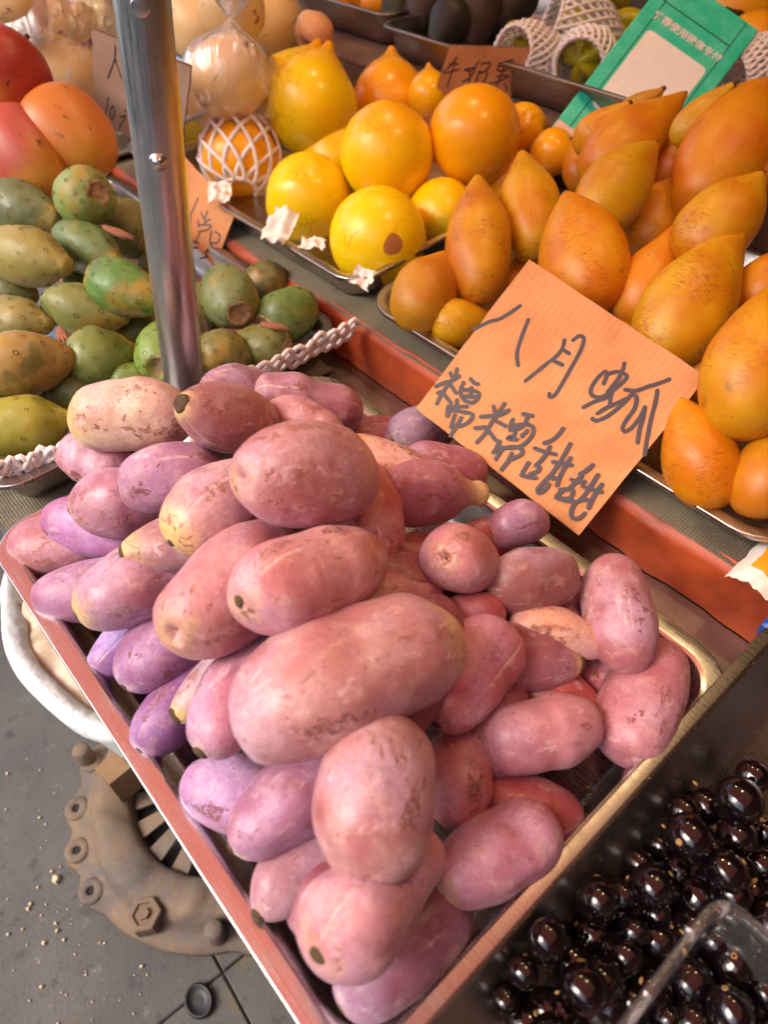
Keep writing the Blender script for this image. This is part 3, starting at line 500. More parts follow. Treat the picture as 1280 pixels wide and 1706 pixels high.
CA = [
  (0, (0.0304, 0.4097, 0.0501), (0.8115, -0.0853, 0.2648, -0.5139), 0.09, 0.0292, (0.5768, 0.2714, 0.0115, 1.0), 'small brownish-orange fruit at the front left corner of its tray'),
  (0, (0.026, 0.4761, 0.0751), (0.9022, 0.1201, 0.1733, -0.3764), 0.1432, 0.0303, (0.6136, 0.2562, 0.0087, 1.0), 'tall upright orange fruit beside the yellow round fruit'),
  (0, (0.0687, 0.4146, 0.0327), (-0.4475, 0.2738, -0.3902, 0.7567), 0.0591, 0.0215, (0.6647, 0.3601, 0.0037, 1.0), 'small bright yellow-orange fruit at the tray corner left of the large card'),
  (0, (0.0274, 0.5421, 0.0866), (0.9036, 0.1981, 0.1429, -0.352), 0.1258, 0.029, (0.6647, 0.3377, 0.0044, 1.0), 'bright orange fruit standing right of the tall upright one'),
  (0, (0.1296, 0.4852, 0.0982), (0.8974, 0.2633, 0.1414, -0.3244), 0.1178, 0.0362, (0.7046, 0.2714, 0.0031, 1.0), 'fat smooth orange fruit just above the large card'),
  (0, (0.1116, 0.5569, 0.1232), (0.7344, -0.0381, 0.3276, -0.5932), 0.106, 0.0288, (0.6136, 0.3377, 0.004, 1.0), 'yellow-orange fruit lying across the middle of the orange heap'),
  (1, (0.06, 0.649, 0.1271), (0.6671, -0.0948, 0.394, -0.6251), 0.1324, 0.0318, (0.6388, 0.2562, 0.0051, 1.0), 'long brown-flecked orange fruit in front of the white panel'),
  (1, (0.0303, 0.6366, 0.1309), (-0.4949, -0.1128, -0.6073, 0.6111), 0.0625, 0.019, (0.6778, 0.2953, 0.0051, 1.0), 'slim orange fruit with dark tip left of the white panel'),
  (1, (0.0232, 0.7098, 0.1328), (-0.445, -0.1245, -0.6265, 0.6277), 0.0485, 0.0169, (0.5128, 0.2562, 0.0109, 1.0), 'brown-tipped fruit end poking up before the white panel'),
  (0, (-0.0055, 0.6565, 0.0809), (0.8543, 0.3025, 0.2945, -0.3031), 0.0561, 0.0151, (0.5768, 0.2343, 0.0063, 1.0), 'small narrow orange fruit behind the slim dark-tipped one'),
  (0, (0.1418, 0.6719, 0.1386), (0.7825, 0.0026, 0.2164, -0.5838), 0.1802, 0.0406, (0.6647, 0.2562, 0.004, 1.0), 'largest brown-speckled orange fruit at the upper right edge'),
  (0, (0.2081, 0.5536, 0.1309), (0.699, 0.0203, 0.3332, -0.6324), 0.094, 0.0289, (0.6261, 0.3118, 0.004, 1.0), 'yellow-orange fruit pointing up right below the largest speckled one'),
  (1, (0.2342, 0.4923, 0.1001), (0.7349, 0.0699, 0.2913, -0.6084), 0.135, 0.0325, (0.6388, 0.3377, 0.0034, 1.0), 'long yellow pear-shaped fruit above the right corner of the large card'),
  (1, (0.1866, 0.5077, 0.0905), (0.7616, 0.13, 0.3248, -0.5455), 0.0907, 0.0242, (0.6517, 0.2343, 0.0044, 1.0), 'slender orange fruit between the fat smooth one and the pear-shaped one'),
  (0, (0.1243, 0.6079, 0.0828), (0.8082, 0.0829, 0.2334, -0.5343), 0.0909, 0.0299, (0.6388, 0.2714, 0.0059, 1.0), 'round orange fruit in the middle of the heap, dark stem dimple'),
  (0, (0.3065, 0.4511, 0.1001), (0.7999, 0.2048, 0.196, -0.5289), 0.1162, 0.0332, (0.6647, 0.3035, 0.0044, 1.0), 'big netted orange fruit at the right edge beside the card corner'),
  (0, (0.3113, 0.4013, 0.0481), (0.8793, 0.3319, 0.1799, -0.2903), 0.0832, 0.025, (0.7046, 0.2793, 0.0031, 1.0), 'orange fruit under the right corner of the large card'),
  (0, (0.3508, 0.4165, 0.052), (0.7959, 0.1994, 0.1623, -0.5482), 0.0726, 0.0222, (0.6012, 0.2562, 0.0077, 1.0), 'brown-mottled orange fruit in the front right of the tray'),
  (0, (0.2624, 0.5399, 0.1001), (0.725, 0.2743, 0.3706, -0.5116), 0.0565, 0.0238, (0.6517, 0.2562, 0.0051, 1.0), 'orange fruit half out of frame above the big netted one'),
  (0, (0.095, 0.6705, 0.1097), (0.7526, 0.2449, 0.4045, -0.4583), 0.0601, 0.024, (0.5472, 0.1664, 0.0051, 1.0), 'shaded orange fruit behind the long brown-flecked one'),
  (1, (0.1124, 0.6633, 0.1578), (0.5858, 0.0718, 0.5116, -0.6245), 0.0671, 0.0154, (0.6136, 0.3601, 0.0077, 1.0), 'slim yellow fruit with dark tip right of the turquoise board'),
  (0, (0.0521, 0.513, 0.0347), (0.8326, -0.1062, 0.1378, -0.5259), 0.0654, 0.0162, (0.6261, 0.3118, 0.0077, 1.0), 'sliver of pale orange fruit at the top left edge of the large card'),
  (0, (0.182, 0.657, 0.1309), (0.5788, 0.3017, 0.5539, -0.5169), 0.0485, 0.0217, (0.5708, 0.1387, 0.0051, 1.0), 'reddish-orange fruit at the right edge under the largest speckled one'),
  (0, (0.1947, 0.4811, 0.0443), (0.9073, 0.3661, 0.0817, -0.1901), 0.067, 0.025, (0.5768, 0.2343, 0.0051, 1.0), 'orange fruit showing as a sliver along the top edge of the large card'),
  (0, (0.2625, 0.4779, 0.0501), (0.8845, 0.2782, 0.0647, -0.3688), 0.0723, 0.0256, (0.5768, 0.2343, 0.0051, 1.0), 'orange fruit in the gap right of the large card'),
]
BRUISE = (-0.0367, 0.427, 0.0605)
YE = [
  (1, (-0.3195, 0.554, 0.0967), (0.8223, -0.0253, 0.4059, -0.398), 0.1362, 0.0545, (0.9442, 0.6386, 0.0024, 0.5), 'front one of the two tall yellow fruit with nipple tips at the left'),
  (1, (-0.3559, 0.5556, 0.094), (0.7875, -0.0769, 0.4345, -0.4304), 0.136, 0.0544, (0.9442, 0.6386, 0.0024, 0.8), 'rear one of the two tall nipple-tipped yellow fruit, behind its twin'),
  (1, (-0.321, 0.6757, 0.0732), (0.8673, 0.114, 0.3439, -0.3413), 0.1244, 0.0497, (0.9105, 0.3601, 0.0036, 0.0), 'deep orange-yellow fruit with pointed top left of the small card'),
  (0, (-0.1496, 0.5192, 0.0886), (0.6838, 0.247, 0.6414, -0.2451), 0.1008, 0.0489, (0.9442, 0.6386, 0.0024, 0.0), 'smooth yellow fruit in the centre of the yellow heap'),
  (0, (-0.0977, 0.5961, 0.1001), (0.9079, -0.0023, 0.0615, -0.4146), 0.0993, 0.0482, (0.8939, 0.3798, 0.0029, 0.0), 'scratched orange-yellow fruit in front of the small card'),
  (0, (-0.2048, 0.4524, 0.0423), (0.9214, -0.0149, 0.1887, -0.3394), 0.097, 0.0471, (0.9442, 0.6386, 0.0024, 0.3), 'yellow fruit with fine brown veins at the front left of its tray'),
  (0, (-0.0796, 0.4458, 0.0462), (0.8659, -0.0895, 0.2142, -0.4431), 0.1008, 0.0489, (0.9442, 0.6386, 0.0024, 0.0), 'yellow fruit at the tray front with a brown oval bruise'),
  (0, (-0.0772, 0.5332, 0.0423), (0.9092, 0.0677, 0.1535, -0.381), 0.0762, 0.037, (0.9442, 0.6386, 0.0024, 0.7), 'yellow fruit tucked behind the bruised one and the tall orange fruit'),
  (0, (-0.3447, 0.4548, 0.0462), (0.9199, -0.0028, 0.2569, -0.2963), 0.0952, 0.0462, (0.9105, 0.3899, 0.0043, 0.0), 'orange-yellow fruit wrapped in a white foam net'),
  (0, (-0.0961, 0.6743, 0.0909), (0.8319, 0.1281, 0.3317, -0.426), 0.0523, 0.0254, (0.8939, 0.341, 0.0043, 0.0), 'orange-yellow fruit just right of the small card'),
  (1, (-0.2473, 0.6743, 0.0949), (0.8704, 0.1625, 0.3259, -0.3312), 0.0658, 0.0263, (0.9273, 0.4211, 0.0029, 0.0), 'pointed yellow fruit peeking out left of the small card'),
  (0, (-0.282, 0.5519, 0.0385), (0.8754, 0.0932, 0.3516, -0.3183), 0.094, 0.0456, (0.9442, 0.6386, 0.0024, 1.0), 'yellow-green fruit low down under the two nipple-tipped ones'),
  (0, (-0.0731, 0.6256, 0.0539), (0.8495, 0.1673, 0.3199, -0.3847), 0.0656, 0.0318, (0.8452, 0.2958, 0.005, 0.0), 'orange-yellow fruit shaded below the scratched one'),
  (0, (-0.0398, 0.6595, 0.0847), (0.8194, 0.1244, 0.3293, -0.4524), 0.0476, 0.0231, (0.8775, 0.3317, 0.0068, 0.0), 'orange-yellow fruit at the foot of the turquoise board'),
]
PP = [
  ((-0.2794, 0.2339, 0.0847), (-0.195, -0.0671, -0.6597, 0.7226), 0.0691, 0.0276, (0.2131, 0.297, 0.0709, 1.0), 'pale green prickly pear on top, its round crown scar facing the viewer'),
  ((-0.3377, 0.1917, 0.0635), (0.87, 0.4469, 0.1114, 0.1756), 0.0948, 0.0287, (0.1346, 0.1612, 0.0675, 1.0), 'grey-olive prickly pear at the left edge under the mangoes'),
  ((-0.243, 0.1601, 0.0635), (0.8759, 0.4271, 0.1132, 0.1937), 0.0903, 0.0274, (0.301, 0.2512, 0.0609, 1.0), 'long tan prickly pear at the left edge pointing right'),
  ((-0.2441, 0.2128, 0.0501), (0.9002, 0.3997, 0.1031, 0.1391), 0.0813, 0.0246, (0.1247, 0.1846, 0.0578, 1.0), 'grey-green prickly pear below the crown-facing one'),
  ((-0.1459, 0.2077, 0.052), (0.8794, 0.3945, 0.1728, 0.203), 0.0803, 0.0254, (0.0956, 0.2033, 0.0338, 1.0), 'brightest green prickly pear touching the left side of the pole'),
  ((-0.1683, 0.1712, 0.0366), (0.8403, 0.4009, 0.218, 0.2927), 0.0776, 0.0235, (0.1876, 0.197, 0.0462, 1.0), 'olive prickly pear with a round tan crown scar facing left'),
  ((-0.2979, 0.2777, 0.0347), (-0.0578, 0.0779, -0.363, 0.9267), 0.0752, 0.0296, (0.1816, 0.1846, 0.049, 1.0), 'olive prickly pear behind the pole beside the crown-facing one'),
  ((-0.1963, 0.117, 0.0366), (0.8626, 0.4061, 0.1502, 0.2616), 0.0711, 0.0216, (0.2697, 0.2369, 0.0709, 1.0), 'tan prickly pear at the left edge, mid height'),
  ((-0.1126, 0.094, 0.0423), (0.7336, 0.4047, 0.2637, 0.4781), 0.0783, 0.028, (0.3473, 0.2164, 0.049, 1.0), 'orange-tan long prickly pear at the left edge'),
  ((-0.1028, 0.152, 0.0289), (0.6762, 0.3085, 0.3925, 0.5417), 0.0606, 0.0243, (0.1612, 0.2033, 0.0385, 1.0), 'green-olive prickly pear right of the orange-tan one'),
  ((-0.0874, 0.2007, 0.025), (0.299, -0.0096, 0.2312, 0.9258), 0.0822, 0.0249, (0.1756, 0.266, 0.0385, 1.0), 'prickly pear with crown scar down, left of the pole foot'),
  ((-0.1165, 0.286, 0.0308), (0.1419, -0.0489, -0.1567, 0.9762), 0.0866, 0.0262, (0.1557, 0.1907, 0.0642, 1.0), 'grey-green prickly pear right of the pole, leaning down right'),
  ((-0.0749, 0.3262, 0.0116), (0.5671, 0.2304, 0.3769, 0.6952), 0.0719, 0.0272, (0.113, 0.1907, 0.0385, 1.0), 'green prickly pear in the far right corner of its tray'),
  ((-0.0543, 0.2445, 0.0135), (0.7428, 0.324, 0.375, 0.4501), 0.0539, 0.0216, (0.1756, 0.1557, 0.0385, 1.0), 'brownish prickly pear right of the pole foot by the foam strip'),
  ((-0.0544, 0.2773, 0.0096), (-0.2315, 0.0812, -0.4423, 0.8627), 0.0596, 0.021, (0.1503, 0.1557, 0.0385, 1.0), 'dull green prickly pear by the foam strip'),
  ((-0.0718, 0.1668, 0.0116), (0.7717, 0.3547, 0.2934, 0.4387), 0.0543, 0.0176, (0.1247, 0.197, 0.0255, 1.0), 'green sliver of prickly pear just behind the purple heap'),
  ((-0.077, 0.0687, 0.0154), (0.755, 0.3794, 0.2402, 0.4779), 0.0771, 0.0256, (0.301, 0.2735, 0.0236, 1.0), 'yellow-green prickly pear nearest the tray front at the left'),
  ((-0.1056, 0.116, 0.0038), (-0.3863, 0.0944, -0.474, 0.7856), 0.0519, 0.0208, (0.113, 0.1397, 0.0255, 1.0), 'small green prickly pear end above the yellow-green one'),
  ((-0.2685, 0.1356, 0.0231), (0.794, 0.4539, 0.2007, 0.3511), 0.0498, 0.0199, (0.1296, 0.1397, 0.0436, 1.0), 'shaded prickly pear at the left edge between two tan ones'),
  ((-0.1417, 0.2703, 0.0096), (0.3155, 0.0369, 0.1829, 0.9304), 0.0777, 0.0236, (0.1641, 0.1612, 0.041, 1.0), 'prickly pear half hidden right behind the pole'),
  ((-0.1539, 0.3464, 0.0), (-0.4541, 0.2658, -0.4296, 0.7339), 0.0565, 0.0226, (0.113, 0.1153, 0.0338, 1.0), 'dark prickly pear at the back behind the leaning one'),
  ((-0.0789, 0.0454, -0.0077), (0.7944, 0.3682, 0.2031, 0.4383), 0.0423, 0.0166, (0.1816, 0.1786, 0.0361, 1.0), 'prickly pear at the very front left corner on the foam'),
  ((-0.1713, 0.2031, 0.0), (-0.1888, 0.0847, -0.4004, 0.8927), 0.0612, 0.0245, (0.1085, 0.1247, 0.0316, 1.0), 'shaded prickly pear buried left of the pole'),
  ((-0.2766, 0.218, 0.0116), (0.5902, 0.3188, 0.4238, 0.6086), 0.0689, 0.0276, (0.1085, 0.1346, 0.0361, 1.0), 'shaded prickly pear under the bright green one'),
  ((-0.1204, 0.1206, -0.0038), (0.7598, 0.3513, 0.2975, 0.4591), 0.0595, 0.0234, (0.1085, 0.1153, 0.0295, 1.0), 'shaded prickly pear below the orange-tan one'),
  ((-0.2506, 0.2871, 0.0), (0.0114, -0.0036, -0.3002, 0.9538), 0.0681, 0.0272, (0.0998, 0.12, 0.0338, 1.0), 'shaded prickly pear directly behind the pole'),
]
MG = [
  ((-0.4725, 0.2534, 0.1429), (0.7314, -0.2132, 0.5144, -0.3936), 0.099, 0.045, (0.3819, 0.0402, 0.026, 1.0), 'tall deep red mango at the left edge'),
  ((-0.3956, 0.2816, 0.0994), (0.9118, 0.3127, 0.2604, 0.0549), 0.1038, 0.044, (0.5736, 0.1849, 0.0303, 1.0), 'orange-red mango behind the crown-facing prickly pear'),
  ((-0.4031, 0.2273, 0.0855), (0.9399, 0.1972, 0.2789, -0.0033), 0.1058, 0.046, (0.4665, 0.0884, 0.0582, 1.0), 'pinkish-red mango at the left edge below the tall red one'),
]
PE = [
  ((-0.6662, 0.3753, 0.1475), (0.7848, 0.52, 0.2562, 0.2191), 0.088, 0.04, (0.8755, 0.737, 0.4444, 1.0), 'cream melon in the left bag at the top edge'),
  ((-0.644, 0.3695, 0.1194), (0.9353, 0.1363, 0.3107, -0.1006), 0.0682, 0.031, (0.7225, 0.5736, 0.2121, 1.0), 'yellowish cream melon in the left bag above the red mango'),
  ((-0.6992, 0.4312, 0.1125), (0.5811, 0.5779, 0.2577, 0.5118), 0.0836, 0.038, (0.7225, 0.4892, 0.2731, 1.0), 'cream melon in the left bag with purple streaks'),
  ((-0.6007, 0.3683, 0.0977), (0.7852, 0.5104, 0.2506, 0.2453), 0.088, 0.04, (0.7081, 0.4892, 0.2339, 1.0), 'lowest cream melon in the left bag beside the grey card'),
  ((-0.7469, 0.4991, 0.1258), (0.7104, 0.57, 0.2631, 0.3183), 0.0836, 0.038, (0.8755, 0.737, 0.4444, 1.0), 'cream melon left of the pole at the top edge'),
  ((-0.6047, 0.333, 0.1772), (0.7092, 0.5714, 0.2637, 0.3178), 0.0748, 0.034, (0.6388, 0.4124, 0.1481, 1.0), 'brownish melon in the top left corner'),
  ((-0.4893, 0.5082, 0.1491), (0.9165, 0.2312, 0.2988, -0.1318), 0.088, 0.04, (0.7517, 0.5863, 0.2897, 1.0), 'cream melon with brown spot right of the pole'),
  ((-0.3641, 0.4703, 0.125), (0.5519, 0.53, 0.2102, 0.6086), 0.095, 0.044, (0.7816, 0.5736, 0.3623, 1.0), 'large cream melon with purple streaks under the bag knot'),
  ((-0.5325, 0.6398, 0.1193), (0.5554, 0.5386, 0.2197, 0.5943), 0.0946, 0.043, (0.7225, 0.4665, 0.1784, 1.0), 'cream melon right of the bag knot, top edge'),
  ((-0.564, 0.6918, 0.0616), (0.5664, 0.527, 0.2073, 0.5987), 0.0946, 0.043, (0.7517, 0.5008, 0.2339, 1.0), 'cream melon behind the two nipple-tipped fruit'),
  ((-0.608, 0.5443, -0.0022), (0.9138, 0.1084, 0.3359, -0.2011), 0.0792, 0.036, (0.6799, 0.4892, 0.2051, 1.0), 'cream melon low between the grey card and the foam net'),
  ((-0.4482, 0.5336, 0.169), (0.7099, 0.5706, 0.2634, 0.3181), 0.0792, 0.036, (0.737, 0.5244, 0.2491, 1.0), 'cream melon above the bag knot'),
  ((-0.4001, 0.6195, 0.1385), (0.7856, 0.5314, 0.2626, 0.1775), 0.0462, 0.021, (0.7666, 0.3819, 0.1784, 1.0), 'small peach melon at the right end of the bags'),
]
AV = [
  ((-0.4443, 0.7961, 0.126), (0.4057, 0.3854, -0.0166, 0.8286), 0.0569, 0.0227, (0.0518, 0.0582, 0.0137, 1.0), 'small green avocado leftmost in the back tray'),
  ((-0.4104, 0.8128, 0.126), (0.42, 0.3841, -0.0185, 0.822), 0.0709, 0.0284, (0.0518, 0.0239, 0.0202, 1.0), 'dark purple avocado second from left'),
  ((-0.3425, 0.796, 0.126), (0.4971, 0.4319, 0.0741, 0.7489), 0.0706, 0.0271, (0.0458, 0.0518, 0.0202, 1.0), 'dark green avocado at the tray front above the small card'),
  ((-0.3413, 0.8486, 0.126), (0.4124, 0.3533, -0.0841, 0.8355), 0.0892, 0.0343, (0.0487, 0.022, 0.0184, 1.0), 'largest dark brown avocado in the back tray'),
  ((-0.3511, 0.9298, 0.126), (0.4913, 0.3999, 0.0202, 0.7735), 0.0886, 0.0341, (0.0326, 0.0202, 0.022, 1.0), 'dark avocado right of the largest, at the top edge'),
]
YM = [
  ((-0.1157, 1.1433, 0.122), (0.7415, 0.5852, 0.2743, 0.1801), 0.1164, 0.0465, (0.8594, 0.4124, 0.0066, 1.0), 'yellow mango at the top right corner'),
  ((-0.0174, 1.0112, 0.122), (0.7377, 0.571, 0.2685, 0.2402), 0.0887, 0.037, (0.8278, 0.334, 0.0066, 1.0), 'orange-yellow mango below the gold foil'),
  ((-0.5604, 0.7807, 0.122), (0.7604, 0.5551, 0.2659, 0.2073), 0.0431, 0.0196, (0.8278, 0.2897, 0.0066, 1.0), 'small orange fruit in the top tray, left one'),
  ((-0.5639, 0.8182, 0.122), (0.758, 0.5583, 0.2668, 0.2061), 0.0438, 0.0199, (0.7969, 0.3819, 0.0123, 1.0), 'small yellow fruit in the top tray at the edge'),
  ((-0.506, 0.8068, 0.122), (0.7589, 0.5571, 0.2665, 0.2066), 0.0385, 0.0175, (0.8278, 0.2121, 0.0123, 1.0), 'small orange fruit beside the green avocado'),
]
SF = [
  ((-0.1265, 0.8213, 0.128), (0.7091, -0.3766, 0.2578, -0.5375), 0.077, 0.0257, (0.3919, 0.372, 0.0123, 1.0), 'star fruit with its star-shaped end showing in an open net'),
  ((-0.2224, 0.8064, 0.128), (-0.4839, 0.5803, -0.3784, 0.5347), 0.0584, 0.0195, (0.4124, 0.3819, 0.0123, 1.0), 'star fruit inside the leftmost foam net'),
  ((-0.2635, 1.0066, 0.128), (0.7202, 0.5741, 0.2671, 0.2836), 0.1006, 0.0387, (0.2897, 0.2897, 0.0087, 1.0), 'green-yellow star fruit on top at the upper edge'),
  ((-0.1577, 0.9432, 0.128), (0.749, 0.5704, 0.2701, 0.2018), 0.0562, 0.0201, (0.3819, 0.334, 0.0123, 1.0), 'star fruit behind the turquoise board edge'),
]
NETS = [
  ((-0.3447, 0.4548, 0.0462), (0.9199, -0.0028, 0.2569, -0.2963), 0.0485, 11, 5, 0.72, 2.75, 'white foam net sock round an orange-yellow fruit', 0.0025, 1.03, 0.015),
  ((-0.1807, 0.7699, 0.127), (-0.4431, 0.5581, -0.4053, 0.5727), 0.0345, 24, 11, 0.3, 2.3, 'white foam net lying on its side, leftmost on the back tray', 0.002, 1.25, 0.05),
  ((-0.1982, 0.8873, 0.127), (-0.219, 0.3794, -0.5324, 0.7243), 0.0446, 24, 11, 0.3, 2.3, 'white foam net in the middle with a gaping mouth', 0.002, 1.3, 0.05),
  ((-0.1145, 0.7961, 0.127), (0.6971, -0.4389, 0.2343, -0.5163), 0.0363, 24, 11, 0.3, 2.3, 'white foam net opened round the star-shaped fruit end', 0.002, 1.15, 0.05),
  ((0.0291, 0.9249, 0.127), (0.5114, -0.1863, 0.4846, -0.6848), 0.0315, 26, 10, 0.3, 2.3, 'cream foam net behind the orange fruit at the right edge', 0.002, 1.3, 0.05),
]
BANDS = [
  ((-0.0136, 0.2323, 0.012), (-0.012, 0.3574, 0.012), 0.022, (0.25, 0.3, 1), 5, 'white foam net strip along the prickly pear tray rim right of the pole'),
  ((-0.0546, 0.0157, 0.006), (-0.0348, 0.0884, 0.006), 0.02, (0.1, 0.2, 1), 5, 'white foam net strip along the rim below the prickly pears at left'),
]
TIS = [
  ((-0.1531, 0.3768, 0.055), 0.02, 0.028, 20, 30, 'white tissue under the veined yellow fruit'),
  ((-0.1169, 0.3899, 0.045), 0.018, 0.012, 35, 20, 'white tissue scrap between veined and bruised yellow fruit'),
  ((-0.0348, 0.3867, 0.043), 0.016, 0.014, 10, 35, 'white tissue corner at the tray corner below the bruised fruit'),
  ((-0.2603, 0.3737, 0.055), 0.018, 0.02, 50, 25, 'white tissue under the netted fruit'),
]
